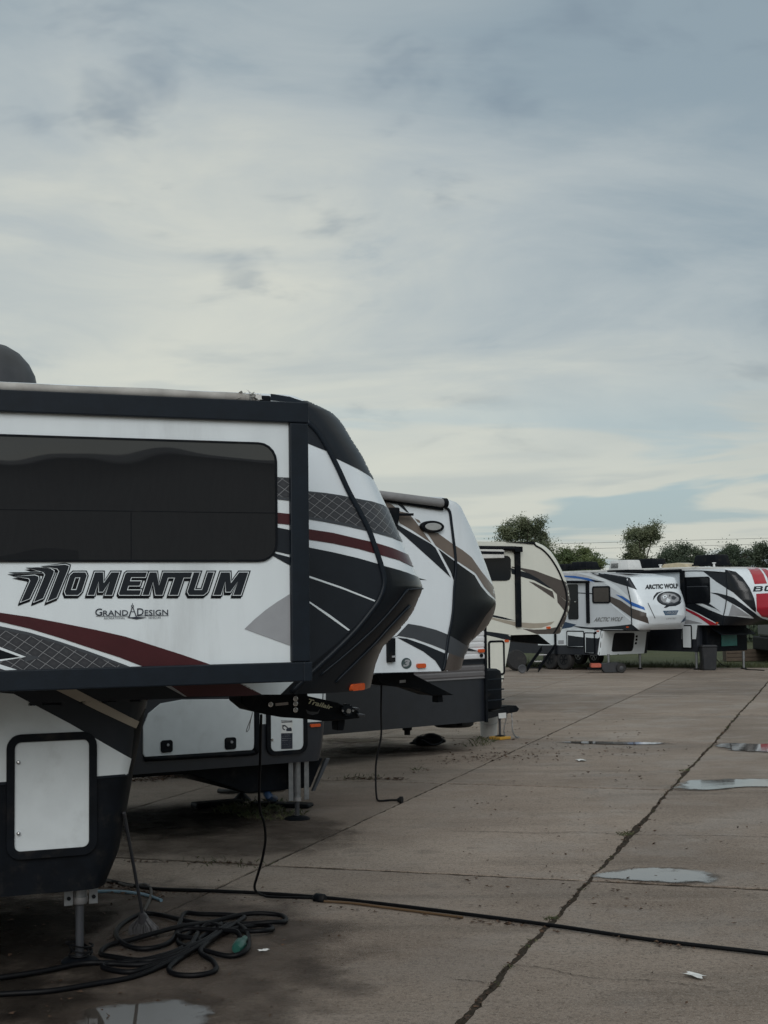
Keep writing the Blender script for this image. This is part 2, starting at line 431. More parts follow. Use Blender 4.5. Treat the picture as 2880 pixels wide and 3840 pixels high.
    def decal(s, name, f, pts, m, off=.004, plane=None, parent=None, smooth=0, step=16, holes=()):
        if smooth: pts = [tuple(v) for v in crom([Vector(p) for p in pts], smooth, True)]
        V2, T = tess([pts, *holes]); bm = bmesh.new(); vv = [bm.verts.new((x, y, 0)) for x, y in V2]
        for q in T:
            try: bm.faces.new([vv[i] for i in q])
            except ValueError: pass
        if plane is None:
            st = step/FR[f][2]
            for ax in (0, 1):
                lo = min(v[ax] for v in V2); hi = max(v[ax] for v in V2); k = math.ceil(lo/st)
                while k*st < hi:
                    co = [0, 0, 0]; no = [0, 0, 0]; co[ax] = k*st; no[ax] = 1
                    bmesh.ops.bisect_plane(bm, geom=bm.verts[:]+bm.edges[:]+bm.faces[:], plane_co=co, plane_no=no); k += 1
        bm.verts.index_update(); V = [(v.co.x, v.co.y) for v in bm.verts]; Fc = [tuple(v.index for v in q.verts) for q in bm.faces]; bm.free()
        return s.decal_geo(name, f, V, Fc, m, off, plane, parent)
    def ribbon(s, name, f, pts, wpx, m, off=.01, parent=None, plane=None):
        P = crom([Vector(p) for p in pts], 4); a = []; b = []
        for i in range(len(P)):
            t = (P[min(i+1, len(P)-1)]-P[max(i-1, 0)]).normalized(); nn = Vector((t.y, -t.x))*wpx/2
            a.append(tuple(P[i]+nn)); b.append(tuple(P[i]-nn))
        m_ = len(P); V = a+b; Fc = [(i, i+1, m_+i+1, m_+i) for i in range(m_-1)]
        o = s.decal_geo(name, f, V, Fc, m, off, plane, parent)
        if o:
            md = o.modifiers.new('t', 'SOLIDIFY'); md.thickness = off; md.offset = 0
        return o
    def text(s, name, f, body, quad, m, off=.006, plane=None, parent=None, bold=.02, shear=0, space=1):
        V, Fc = text_geo(body, bold, shear, space); V = quad_map(V, *quad)
        return s.decal_geo(name, f, V, Fc, m, off, plane, parent)
    def prism(s, name, pts, y0, y1, m, parent=None, bev=0, hit=False):
        """(x,z) outline extruded from y0 (outer) to y1"""
        bm = bmesh.new(); a = [bm.verts.new((u, y0, z)) for u, z in pts]; b = [bm.verts.new((u, y1, z)) for u, z in pts]; k = len(pts)
        bm.faces.new(a); bm.faces.new(b[::-1])
        for i in range(k): bm.faces.new((a[i], b[i], b[(i+1) % k], a[(i+1) % k]))
        bmesh.ops.recalc_face_normals(bm, faces=bm.faces)
        if bev: bmesh.ops.bevel(bm, geom=[e for e in bm.edges if abs(e.verts[0].co.y-y0) < 1e-6 and abs(e.verts[1].co.y-y0) < 1e-6], offset=bev, segments=2, profile=.5, affect='EDGES')
        if hit:
            bs = len(s.V); bm.verts.index_update(); s.V += [v.co.copy() for v in bm.verts]
            for q in bm.faces:
                ix = [v.index+bs for v in q.verts]
                for j in range(1, len(ix)-1): s.Fc.append((ix[0], ix[j], ix[j+1]))
            s.bvh = BVHTree.FromPolygons(s.V, s.Fc)
        return from_bm(name, bm, m, parent or s.e, False)
    def pprism(s, name, f, pts, outer, inner, m, parent=None, bev=0, hit=False):
        return s.prism(name, [s.uz(f, p, outer) for p in pts], -outer, -inner, m, parent, bev, hit)
    def rring(s, name, u0, u1, z0, z1, r, wd, y0, y1, m, parent=None):
        A = rr_pts(u0, u1, z0, z1, r); B = rr_pts(u0+wd, u1-wd, z0+wd, z1-wd, max(r-wd, .004)); k = len(A)
        V = [(u, y0, z) for u, z in A]+[(u, y0, z) for u, z in B]+[(u, y1, z) for u, z in A]+[(u, y1, z) for u, z in B]; Fc = []
        for i in range(k):
            j = (i+1) % k
            Fc += [(i, j, k+j, k+i), (i, 2*k+i, 2*k+j, j), (k+i, k+j, 3*k+j, 3*k+i)]
        bm = bmesh.new(); vv = [bm.verts.new(v) for v in V]
        for q in Fc: bm.faces.new([vv[i] for i in q])
        bmesh.ops.recalc_face_normals(bm, faces=bm.faces)
        return from_bm(name, bm, m, parent or s.e, True, 40)
    def knob(s, name, f, p, wpx, hpx, depth, m, parent=None, rnd=.35, plane=None):
        """a small rounded block sitting on the surface seen at that spot"""
        if plane is None:
            h = s.hit(f, p)
            if h is None: print('MISS', name); return None
            c, nn = h
        else: c, nn = s.loc(f, p, plane), Vector((0, -1, 0))
        nn = Vector((nn.x, nn.y, 0)).normalized(); ax = Vector((-nn.y, nn.x, 0)); sc_ = (c-s.cam).length/F*FR[f][2]
        fs = max(.35, abs(nn.dot((s.cam-c).normalized())))
        wd = wpx*sc_/fs; hg = hpx*sc_; pts = rr_pts(-wd/2, wd/2, -hg/2, hg/2, min(wd, hg)*rnd, 4); bm = bmesh.new()
        a = [bm.verts.new(c+ax*x+Vector((0, 0, z))+nn*depth) for x, z in pts]; b = [bm.verts.new(c+ax*x*1.06+Vector((0, 0, z*1.06))-nn*.02) for x, z in pts]; k = len(pts)
        bm.faces.new(a); bm.faces.new(b[::-1])
        for i in range(k): bm.faces.new((a[i], b[i], b[(i+1) % k], a[(i+1) % k]))
        bmesh.ops.recalc_face_normals(bm, faces=bm.faces)
        return from_bm(name, bm, m, parent or s.e, True, 40)
    def jack(s, u, y, ztop, r=.045, foot=.13, mtube=None, label=None):
        j = lathe('landing_jack', [(r*1.25, ztop), (r*1.25, ztop*.55), (r, ztop*.55-.005), (r, .03)], mtube or POST, s.e, 14, (u, y, 0))
        lathe('foot_plate', [(foot, .004), (foot, .012), (foot*.8, .03), (r*1.3, .045)], BLACKM, j, 20, (u, y, 0))
        return j

# ------------------------------------------------------------------ ground
TH = R(17.9); GD = Vector((math.sin(TH), math.cos(TH), 0)); WD = Vector((math.cos(TH), -math.sin(TH), 0))
def GW(g, w_, z=0): return GD*g+WD*w_+Vector((0, 0, z))
def geo_mat(name, build):
    m = bpy.data.materials.new(name); m.use_nodes = True; t = m.node_tree; build(t, t.nodes['Principled BSDF']); return m
def nz(t, vec, scale, detail=6, rough=.6):
    n = t.nodes.new('ShaderNodeTexNoise'); n.inputs['Scale'].default_value = scale; n.inputs['Detail'].default_value = detail; n.inputs['Roughness'].default_value = rough
    t.links.new(vec, n.inputs['Vector']); return n.outputs[0]
def mr(t, v, a, b, c=0, d=1):
    n = t.nodes.new('ShaderNodeMapRange'); n.interpolation_type = 'SMOOTHSTEP'; t.links.new(v, n.inputs[0])
    for i, x in zip((1, 2, 3, 4), (a, b, c, d)): n.inputs[i].default_value = x
    return n.outputs[0]
def mx(t, f, a, b, bt='MIX'):
    n = t.nodes.new('ShaderNodeMix'); n.data_type = 'RGBA'; n.blend_type = bt
    for i, v in ((0, f), (6, a), (7, b)):
        if isinstance(v, (int, float)): n.inputs[i].default_value = v
        elif isinstance(v, tuple): n.inputs[i].default_value = (*v, 1)
        else: t.links.new(v, n.inputs[i])
    return n.outputs[2]
def concrete(t, b):
    g = t.nodes.new('ShaderNodeNewGeometry'); P = g.outputs['Position']; oi = t.nodes.new('ShaderNodeObjectInfo')
    c = mx(t, mr(t, nz(t, P, .55, 7, .65), .3, .7), (.195, .149, .117), (.318, .258, .212))
    c = mx(t, mr(t, nz(t, P, 2.6, 8, .7), .52, .75, 0, .5), c, (.125, .099, .08))
    c = mx(t, mr(t, nz(t, P, .23, 4, .55), .5, .68, 0, .5), c, (.15, .122, .103))
    mpn = t.nodes.new('ShaderNodeMapping'); mpn.inputs['Rotation'].default_value = (0, 0, TH); mpn.inputs['Scale'].default_value = (.22, 1.5, 1); t.links.new(P, mpn.inputs[0])
    c = mx(t, mr(t, nz(t, mpn.outputs[0], 1.0, 6, .65), .5, .66, 0, .55), c, (.115, .09, .07))
    c = mx(t, mr(t, nz(t, mpn.outputs[0], 2.7, 5, .65), .42, .30, 0, .4), c, (.37, .315, .27))
    c = mx(t, mr(t, nz(t, P, 1.1, 8, .75), .54, .66, 0, .6), c, (.10, .079, .064))
    c = mx(t, mr(t, nz(t, P, .9, 6, .7), .40, .30, 0, .45), c, (.39, .33, .28))
    c = mx(t, mr(t, nz(t, P, 95, 3, .7), .42, .62, 0, .35), c, (.42, .37, .325))
    c = mx(t, mr(t, nz(t, P, 140, 2, .6), .55, .66, 0, .6), c, (.06, .052, .043))
    c = mx(t, mr(t, nz(t, P, 26, 4, .85), .5, .64, 0, .65), c, (.07, .057, .047))
    c = mx(t, mr(t, nz(t, P, 40, 3, .85), .55, .66, 0, .6), c, (.40, .35, .305))
    mm = t.nodes.new('ShaderNodeMapRange'); mm.inputs[3].default_value = .80; mm.inputs[4].default_value = 1.1; t.links.new(oi.outputs['Random'], mm.inputs[0])
    c = mx(t, 1.0, c, mm.outputs[0], 'MULTIPLY')
    t.links.new(c, b.inputs['Base Color'])
    t.links.new(mr(t, nz(t, P, .8, 4, .6), .42, .62, .9, .55), b.inputs['Roughness']); b.inputs['Specular IOR Level'].default_value = .22
    bp = t.nodes.new('ShaderNodeBump'); bp.inputs['Strength'].default_value = .55; bp.inputs['Distance'].default_value = .006
    t.links.new(nz(t, P, 70, 6, .75), bp.inputs['Height'])
    bp2 = t.nodes.new('ShaderNodeBump'); bp2.inputs['Strength'].default_value = .35; bp2.inputs['Distance'].default_value = .02
    t.links.new(nz(t, P, 7, 5, .65), bp2.inputs['Height']); t.links.new(bp.outputs[0], bp2.inputs['Normal']); t.links.new(bp2.outputs[0], b.inputs['Normal'])
CONC = geo_mat('concrete', concrete)
def soil(t, b):
    g = t.nodes.new('ShaderNodeNewGeometry'); P = g.outputs['Position']
    c = mx(t, nz(t, P, 9, 6), (.022, .018, .014), (.065, .053, .042)); t.links.new(c, b.inputs['Base Color']); b.inputs['Roughness'].default_value = .95; b.inputs['Specular IOR Level'].default_value = .08
    bp = t.nodes.new('ShaderNodeBump'); bp.inputs['Strength'].default_value = .8; bp.inputs['Distance'].default_value = .02; t.links.new(nz(t, P, 60, 5), bp.inputs['Height']); t.links.new(bp.outputs[0], b.inputs['Normal'])
SOIL = geo_mat('joint_soil', soil)
def grassm(t, b):
    g = t.nodes.new('ShaderNodeNewGeometry'); P = g.outputs['Position']
    c = mx(t, mr(t, nz(t, P, .35, 6), .3, .7), (.045, .06, .02), (.085, .09, .035)); c = mx(t, mr(t, nz(t, P, 12, 5), .4, .7, 0, .6), c, (.028, .04, .014))
    t.links.new(c, b.inputs['Base Color']); b.inputs['Roughness'].default_value = .9
    bp = t.nodes.new('ShaderNodeBump'); bp.inputs['Strength'].default_value = 1; bp.inputs['Distance'].default_value = .05; t.links.new(nz(t, P, 25, 6), bp.inputs['Height']); t.links.new(bp.outputs[0], b.inputs['Normal'])
GRASS = geo_mat('grass_ground', grassm)
PAVE_END = 52.2
fld = obj('grass_field', [(-2000, -500, -.06), (2000, -500, -.06), (2000, 3000, -.06), (-2000, 3000, -.06)], [(0, 1, 2, 3)], GRASS); tag(fld, None, kind='structure')
pave = obj('pavement', [GW(-60, -45, -.011), GW(-60, 30, -.011), GW(PAVE_END+.02, 30, -.011), GW(PAVE_END+.02, -45, -.011)], [(3, 2, 1, 0)], SOIL); tag(pave, None, kind='structure')
G_E = [12.56+6.2*k for k in range(-3, 7)]+[PAVE_END]; W_E = [-2.21+3.05*k for k in range(-10, 8)]
CRACK_I = 10
def crack_off(g):                     # wandering broken edge of the long joint
    return .012*math.sin(g*.55)+.008*math.sin(g*2.3+1)+.006*math.sin(g*9.0+2)
def crack_w(g):
    return .017+.010*max(0, math.sin(g*1.9+.4))**2+.055*math.exp(-((g-15.4)/1.0)**2)+.035*math.exp(-((g-20.6)/.5)**2)+.015*math.exp(-((g-9.0)/.8)**2)+.02*max(0, math.sin(g*7.1))
slab_mesh = {}
def slab(g0, g1, w0, w1, cl, cr_, seed):
    rnd = random.Random(seed); pts = []; n1, n2 = max(2, int((g1-g0)*11)), 44; jt = .013
    for k in range(n1): # left edge going up
        g = g0+(g1-g0)*k/n1; base = w0+jt+rnd.uniform(-.006, .014)
        if cl: base = w0+crack_off(g)+crack_w(g)/2+(rnd.uniform(-.008, .012) if rnd.random() < .93 else rnd.uniform(.01, .04))
        pts.append((g, base))
    for k in range(n2): pts.append((g1-jt*2.4+rnd.uniform(-.022, .008), w0+jt+(w1-w0-2*jt)*k/n2))
    for k in range(n1):
        g = g1-(g1-g0)*k/n1; base = w1-jt-rnd.uniform(-.006, .014)
        if cr_: base = w1+crack_off(g)-crack_w(g)/2+(rnd.uniform(-.012, .008) if rnd.random() < .93 else rnd.uniform(-.04, -.01))
        pts.append((g, base))
    for k in range(n2): pts.append((g0+jt*2.4+rnd.uniform(-.008, .022), w1-jt-(w1-w0-2*jt)*k/n2))
    if cl or cr_: # corners that belong to the crack
        pts = [(g, max(min(w_, w1+.2), w0-.2)) for g, w_ in pts]
    return pts
cnt = 0
for gi in range(len(G_E)-1):
    for wi in range(len(W_E)-1):
        g0, g1, w0, w1 = G_E[gi], G_E[gi+1], W_E[wi], W_E[wi+1]; c = GW((g0+g1)/2, (w0+w1)/2)
        if c.y < -12 or abs(c.x) > .27*max(c.y, 0)+6.5: continue
        cl, cr_ = wi == CRACK_I, wi == CRACK_I-1; key = None if (cl or cr_ or gi == len(G_E)-2) else (gi+wi) % 5
        tilt = random.Random(gi*31+wi).uniform(-.003, .003)
        if key is not None and key in slab_mesh: me = slab_mesh[key]
        else:
            P = slab(-(g1-g0)/2 if key is not None else g0, (g1-g0)/2 if key is not None else g1, -(w1-w0)/2 if key is not None else w0, (w1-w0)/2 if key is not None else w1, cl, cr_, gi*77+wi)
            cx_ = (0, 0) if key is not None else ((g0+g1)/2, (w0+w1)/2)
            Q = [GW(g-cx_[0], w_-cx_[1]) for g, w_ in P]; k = len(Q); ctr = sum(Q, Vector())/k
            V = [q+(ctr-q).normalized()*.004 for q in Q]+[q+Vector((0, 0, -.004)) for q in Q]+[q+Vector((0, 0, -.05)) for q in Q]
            Fc = [tuple(range(k))[::-1]]
            for i in range(k):
                j = (i+1) % k; Fc += [(i, j, k+j, k+i), (k+i, k+j, 2*k+j, 2*k+i)]
            bm = bmesh.new(); vv = [bm.verts.new(v) for v in V]
            for q in Fc: bm.faces.new([vv[i] for i in q])
            bmesh.ops.recalc_face_normals(bm, faces=bm.faces); me = bpy.data.meshes.new('slab'); bm.to_mesh(me); bm.free(); me.materials.append(CONC)
            if key is not None: slab_mesh[key] = me
        o = bpy.data.objects.new('slab', me); COL.objects.link(o); o.parent = pave; o.location = c+Vector((0, 0, tilt)); cnt += 1
print('slabs', cnt)

# soil, moss and crumbs filling the long crack
V = []; Fc = []
gs = np.arange(3.0, 52, .045)
for i, g in enumerate(gs):
    cw = crack_w(g); co = crack_off(g)
    for j in range(5):
        t = j/4-.5; V.append(GW(g+random.uniform(-.012, .012), -2.21+co+t*(cw+.02), -.008+.014*(.25-t*t)*4*random.uniform(.2, 1)+random.uniform(-.004, .010)))
    if i:
        for j in range(4): a = (i-1)*5+j; Fc.append((a, a+1, a+6, a+5))
tag(obj('crack_filling', V, Fc, SOIL), 'dark soil and crumbs filling the long crack in the concrete', kind='stuff')

# fine wandering cracks in the slabs
def hair(name, f, pts, wd, label):
    P = crom([ground(f, p) for p in pts], 14); rnd = random.Random(len(pts)); V = []; Fc = []
    for i, p in enumerate(P):
        t = (P[min(i+1, len(P)-1)]-P[max(i-1, 0)]).normalized(); nn = Vector((t.y, -t.x, 0)); ww = wd*rnd.uniform(.3, 1.3); j = nn*rnd.uniform(-.014, .014)+Vector((0, 0, .0055))
        V += [p+nn*ww/2+j, p-nn*ww/2+j]
        if i: Fc.append((2*i-2, 2*i-1, 2*i+1, 2*i))
    return tag(obj(name, V, Fc, SOIL), label, kind='structure')
hair('slab_crack', 'z6', [(0, 868), (250, 872), (470, 880), (640, 872), (800, 880), (900, 888)], .012, None)
hair('slab_crack', 'z6', [(930, 888), (1150, 890), (1400, 893), (1700, 900)], .010, None)
hair('slab_crack', 'z6', [(325, 1575), (480, 1592), (650, 1630), (830, 1650), (1000, 1655), (1200, 1675), (1390, 1695)], .009, None)
hair('slab_crack', 'z6', [(0, 1652), (90, 1658), (175, 1668)], .009, None)
hair('slab_crack', 'z4', [(590, 932), (720, 938), (880, 932), (1010, 945), (1250, 955), (1659, 968)], .012, None)

# puddles: shallow water and wet film that fade out at the rim
def water(t, b, damp_shade=False):
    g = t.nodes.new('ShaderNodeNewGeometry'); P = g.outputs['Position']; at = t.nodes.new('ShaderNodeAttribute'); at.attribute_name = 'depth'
    if damp_shade:
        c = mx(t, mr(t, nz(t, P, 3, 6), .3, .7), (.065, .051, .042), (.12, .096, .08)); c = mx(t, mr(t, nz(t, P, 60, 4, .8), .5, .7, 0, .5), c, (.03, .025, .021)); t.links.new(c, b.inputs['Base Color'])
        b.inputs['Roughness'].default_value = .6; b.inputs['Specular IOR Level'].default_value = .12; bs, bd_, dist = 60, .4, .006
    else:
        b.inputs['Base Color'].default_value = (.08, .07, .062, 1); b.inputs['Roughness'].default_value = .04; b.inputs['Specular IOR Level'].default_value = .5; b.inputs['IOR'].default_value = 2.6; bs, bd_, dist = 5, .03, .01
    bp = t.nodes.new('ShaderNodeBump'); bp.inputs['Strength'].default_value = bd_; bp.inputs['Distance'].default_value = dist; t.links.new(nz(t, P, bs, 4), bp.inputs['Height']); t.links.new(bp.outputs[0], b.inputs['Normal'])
    ad_ = t.nodes.new('ShaderNodeMath'); ad_.operation = 'MULTIPLY_ADD'; t.links.new(nz(t, P, 3.5 if not damp_shade else 1.7, 7, .62), ad_.inputs[0]); ad_.inputs[1].default_value = 2.4; t.links.new(at.outputs['Fac'], ad_.inputs[2])
    al = mr(t, ad_.outputs[0], 1.38 if not damp_shade else 1.25, 1.95 if not damp_shade else 2.75); tr = t.nodes.new('ShaderNodeBsdfTransparent'); ms = t.nodes.new('ShaderNodeMixShader'); t.links.new(al, ms.inputs[0]); t.links.new(tr.outputs[0], ms.inputs[1]); t.links.new(b.outputs[0], ms.inputs[2])
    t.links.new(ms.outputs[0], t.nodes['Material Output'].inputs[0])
WATER = geo_mat('puddle_water', water); DAMP_SHADE = geo_mat('damp_shade_concrete', lambda t, b: water(t, b, True))  # dark film serves wet puddle rims and the shade painted by the trailers
def sheet(name, f, pts, z, m, grow=0):
    P = crom([ground(f, p) for p in pts], 7, True); c = sum(P, Vector())/len(P); k = len(P); V = [Vector((c.x, c.y, z))]; D_ = [1.0]; Fc = []
    for sc_, d in ((.45, 1.0), (.75, .85), (.9, .5), (1.0, .22), (1.08, 0.0)):
        for p in P:
            q = c+(p-c)*sc_*(1+grow); V.append(Vector((q.x, q.y, z))); D_.append(d)
    for i in range(k): Fc.append((0, 1+i, 1+(i+1) % k))
    for r in range(4):
        for i in range(k): j = (i+1) % k; a = 1+r*k; Fc.append((a+i, a+k+i, a+k+j, a+j))
    o = obj(name, V, Fc, m); at = o.data.attributes.new('depth', 'FLOAT', 'POINT'); at.data.foreach_set('value', D_); o['kind'] = 'structure'; return o
def puddle(f, pts, halo=.3, z=.0115):
    if halo: sheet('damp_rim', f, pts, z-.004, DAMP_SHADE, halo)
    sheet('puddle_water', f, pts, z, WATER, 0)
puddle('z6', [(735, 1108), (830, 1082), (1000, 1066), (1190, 1068), (1370, 1096), (1410, 1128), (1250, 1150), (1000, 1138), (830, 1124)], .10)
puddle('z6', [(1168, 644), (1215, 611), (1300, 600), (1480, 595), (1700, 597), (1780, 618), (1700, 637), (1540, 637), (1420, 649), (1290, 655)], .12)
puddle('z6', [(1388, 408), (1425, 434), (1500, 448), (1620, 453), (1800, 455), (1840, 430), (1700, 411), (1540, 406)], .12)
puddle('z6', [(540, 400), (700, 396), (900, 399), (1120, 403), (1080, 412), (850, 413), (650, 407)], .1)
puddle('z5', [(480, 498), (560, 486), (680, 483), (800, 494), (740, 504), (600, 506)], .8)
puddle('z4', [(380, 1660), (560, 1622), (860, 1600), (1000, 1650), (970, 1750), (800, 1810), (560, 1810), (370, 1750)], .35)
# wet concrete plus painted-on shade, darkened together under and beside the nearest trailers
sheet('damp_shade_patch', 'z4', [(-300, 1080), (300, 1010), (700, 1000), (1250, 1090), (1750, 1230), (1800, 1450), (1500, 1750), (800, 1980), (-300, 2050), (-800, 1500)], .0045, DAMP_SHADE)
sheet('damp_shade_patch', 'z4', [(420, 730), (900, 660), (1350, 680), (1750, 770), (1600, 880), (1000, 930), (520, 900)], .0045, DAMP_SHADE)
sheet('damp_shade_patch', 'z5', [(420, 520), (700, 505), (1150, 530), (1350, 545), (1100, 580), (700, 590), (450, 600)], .0045, DAMP_SHADE)

def shade_film(t, b):  # near-black film: shade under the trailers put into the ground colour
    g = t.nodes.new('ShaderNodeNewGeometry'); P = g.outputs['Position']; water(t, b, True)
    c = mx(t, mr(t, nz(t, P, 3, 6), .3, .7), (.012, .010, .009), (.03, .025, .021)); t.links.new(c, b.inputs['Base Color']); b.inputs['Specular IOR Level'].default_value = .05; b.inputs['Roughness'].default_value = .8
SHADE_FILM = geo_mat('shade_sheet', shade_film)
sheet('shade_sheet', 'z4', [(-500, 1130), (100, 1070), (480, 1090), (560, 1200), (420, 1330), (560, 1500), (420, 1680), (0, 1800), (-600, 1700)], .0062, SHADE_FILM)  # painted trailer shade laid on the concrete as dark sheets
sheet('shade_sheet', 'z4', [(480, 700), (820, 660), (1150, 690), (1300, 750), (1050, 810), (650, 830)], .0062, SHADE_FILM)
sheet('shade_sheet', 'z5', [(470, 545), (700, 528), (980, 535), (1180, 545), (1000, 562), (650, 575)], .0062, SHADE_FILM)

# ================================================================== near toy hauler with slide-out
S0 = atdepth('a', (632, 1200), 9.35)
SL = .95
M = Trailer('fifth_wheel_trailer', 'large black, white and maroon fifth-wheel trailer with slide-out, nearest in the row', S0, 68.2, -SL, 'trailer')
seam = [(230, 120), (330, 180), (410, 290), (460, 350), (520, 450), (580, 570), (640, 700), (700, 810), (760, 930), (800, 1040), (835, 1140), (852, 1220), (845, 1280), (820, 1350), (770, 1420), (680, 1530), (560, 1650), (470, 1740), (400, 1830), (330, 1905)]
sil = [(200, 122), (290, 140), (400, 180), (500, 222), (570, 262), (610, 310), (660, 400), (720, 490), (770, 590), (810, 670), (870, 790), (930, 930), (1000, 1090), (1055, 1210), (1079, 1275), (1046, 1345), (1022, 1405), (975, 1475), (905, 1555), (842, 1615), (800, 1710), (760, 1885)]
rows = M.fit_rows('z2', seam, 'z2', sil, 2.5, 48, 2.3, 1.80, 3.985)
zf = lambda T, f, p, o=-.45: T.uz(f, p, o)[1]
M.shell('body', rows, 2.5, -7.5, WHITE2, 2.3, 22, front=[(zf(M, 'z2', (772, 606)), 9, CHAR), (zf(M, 'z2', (955, 1000)), zf(M, 'z2', (860, 790)), LATTICE), (zf(M, 'z2', (1030, 1150)), zf(M, 'z2', (995, 1078)), MAROON), (0, zf(M, 'z2', (1062, 1214)), BLACKG), (0, 1.83, CHAR, 0)])
low = [(.53, -1.22, -.95), (.74, -1.13, -.86), (1.03, -1.07, -.80), (1.3, -1.03, -.75), (1.64, -.96, -.68), (1.795, -.94, -.65)]
M.shell('lower_body', low, 2.5, -7.5, BLACKM, 3.2, 12)
# graphics on wall and cap
M.decal('upper_graphic', 'z2', [(330, 165), (410, 165), (500, 205), (580, 245), (650, 320), (720, 450), (820, 640), (790, 630), (772, 610), (700, 568), (560, 500), (510, 460), (400, 415), (330, 400)], CHAR, .004, step=5)
M.decal('lattice_band', 'z2', [(330, 690), (400, 700), (500, 710), (600, 725), (680, 742), (780, 762), (850, 785), (880, 800), (980, 1010), (950, 995), (900, 970), (780, 935), (640, 900), (500, 870), (400, 855), (330, 845)], LATTICE, .005, step=7)
M.decal('band_edge', 'z2', [(330, 690), (400, 698), (500, 708), (600, 723), (680, 740), (780, 760), (850, 783), (850, 789), (780, 768), (680, 750), (600, 733), (500, 718), (400, 709), (330, 700)], GREYD, .006)
M.decal('band_edge', 'z2', [(330, 840), (400, 848), (500, 862), (640, 890), (780, 924), (900, 958), (960, 985), (965, 1003), (900, 974), (780, 941), (640, 908), (500, 880), (400, 864), (330, 855)], GREYD, .006)
M.decal('maroon_stripe', 'z2', [(330, 910), (400, 922), (550, 945), (720, 985), (800, 1003), (900, 1035), (1000, 1078), (1045, 1160), (1020, 1145), (940, 1108), (850, 1082), (700, 1040), (550, 1008), (400, 985), (330, 975)], MAROON, .005, step=7)
M.decal('lower_graphic', 'z2', [(330, 1015), (400, 1030), (550, 1060), (700, 1095), (815, 1128), (850, 1140), (950, 1168), (1060, 1212), (1110, 1230), (1110, 1300), (1070, 1420), (900, 1600), (850, 1640), (780, 1910), (560, 1912), (300, 1922), (150, 1940), (235, 1898), (350, 1822), (400, 1750), (330, 1700)], CHAR, step=9)
M.decal('cap_graphic', 'z2', [(838, 1138), (900, 1155), (980, 1180), (1060, 1212), (1110, 1230), (1110, 1300), (1070, 1420), (900, 1600), (850, 1640), (780, 1910), (560, 1912), (300, 1922), (210, 1930), (240, 1900), (420, 1725), (560, 1610), (690, 1490), (780, 1390), (830, 1320), (850, 1240), (848, 1190)], BLACKG, .009, step=7)
for st in ([(330, 1175), (410, 1200), (600, 1265), (800, 1345), (795, 1352), (600, 1276), (410, 1211), (330, 1186)], [(330, 1300), (412, 1352), (530, 1430), (650, 1520), (640, 1525), (520, 1440), (412, 1362), (330, 1310)]):
    M.decal('pinstripe', 'z2', st, WHITE, .006)
M.ribbon('seam_strip', 'z2', [(395, 285), (460, 350), (520, 450), (580, 570), (640, 700), (700, 810), (760, 930), (800, 1040), (833, 1140), (850, 1210), (848, 1270), (820, 1345), (770, 1415), (680, 1525), (560, 1645), (430, 1765), (300, 1890)], 26, TRIM, .014)
for cp_ in ([(470, 1790), (620, 1665), (780, 1520), (900, 1390), (985, 1280)], [(985, 1280), (1030, 1276), (1072, 1272)], [(560, 1830), (690, 1700), (800, 1590), (880, 1500), (1000, 1372)]):
    M.ribbon('cap_crease', 'z2', cp_, 9, TRIM, .014)
M.decal('roof_edge_trim', 'z2', [(180, 120), (290, 140), (400, 178), (400, 195), (280, 170), (180, 160)], TRIM, .006)
# graphics below the slide-out
M.decal('lower_wall_graphic', 'z4', [(-1600, 20), (1140, 60), (1260, 130), (1240, 150), (880, 185), (690, 200), (640, 300), (625, 440), (330, 270), (65, 140), (-300, 40), (-1600, 60)], CHAR, .005, step=6)
M.decal('white_lower_wall', 'z4', [(-1600, 150), (-300, 140), (-60, 120), (65, 130), (330, 270), (625, 440), (608, 516), (460, 528), (200, 545), (-300, 580), (-1600, 700)], DOORW, .007, step=7)
M.decal('white_wedge', 'z4', [(1140, 78), (1240, 60), (1440, 60), (1400, 80), (1345, 133), (1252, 133)], WHITE, .007)
M.decal('maroon_wedge', 'z4', [(800, 90), (1000, 60), (1150, 75), (1250, 132), (1180, 140), (890, 143)], MAROON, .007)
M.decal('grey_slash', 'z4', [(268, 112), (362, 108), (660, 262), (645, 294), (470, 212)], TAN, .012, step=5)
M.decal('grey_slash', 'z4', [(782, 88), (815, 90), (893, 143), (880, 142)], GREYL, .008)
M.decal('lower_edge_moulding', 'z4', [(-1600, 686), (-300, 570), (460, 524), (610, 512), (610, 522), (460, 537), (-300, 586), (-1600, 706)], TRIM, .009)
# hatch by the landing jack
u0, u1, z0, z1 = -1.715, -1.115, .772, 1.60
dr = M.prism('compartment_door', rr_pts(u0+.04, u1-.04, z0+.04, z1-.04, .055), -.018, .0, DOORW, bev=.004)
M.rring('door_frame', u0, u1, z0, z1, .095, .052, -.034, .0, BLACKM, dr)
for p in ((88, 458), (88, 798)):
    c = M.loc('z4', p, .02)
    lathe('door_lock', [(.014, 0), (.014, -.012), (.009, -.022), (.004, -.024)], CHROME, dr, 14, (c.x, -.018, c.z), 'Y')
M.knob('marker_light', 'z2', (684, 1858), 74, 40, .03, ORANGE)
# landing jack
jk = M.jack(-1.187, .22, .72, .029, .13)
for du in (-.085, .085):
    box('jack_bracket', (-1.187+du-.03, .165, .40), (-1.187+du+.03, .175, .66), STEEL, jk, .003)
    for zz_ in (.45, .60): lathe('bolt', [(.014, .163), (.014, .152)], BLACKM, jk, 8, (-1.187+du, 0, zz_), 'Y')
lathe('jack_sleeve', [(.052, .44), (.052, .70)], STEEL, jk, 14, (-1.187, .22, 0)); lathe('jack_collar', [(.05, .40), (.055, .41), (.055, .445), (.05, .45)], ALLOY, jk, 14, (-1.187, .22, 0))
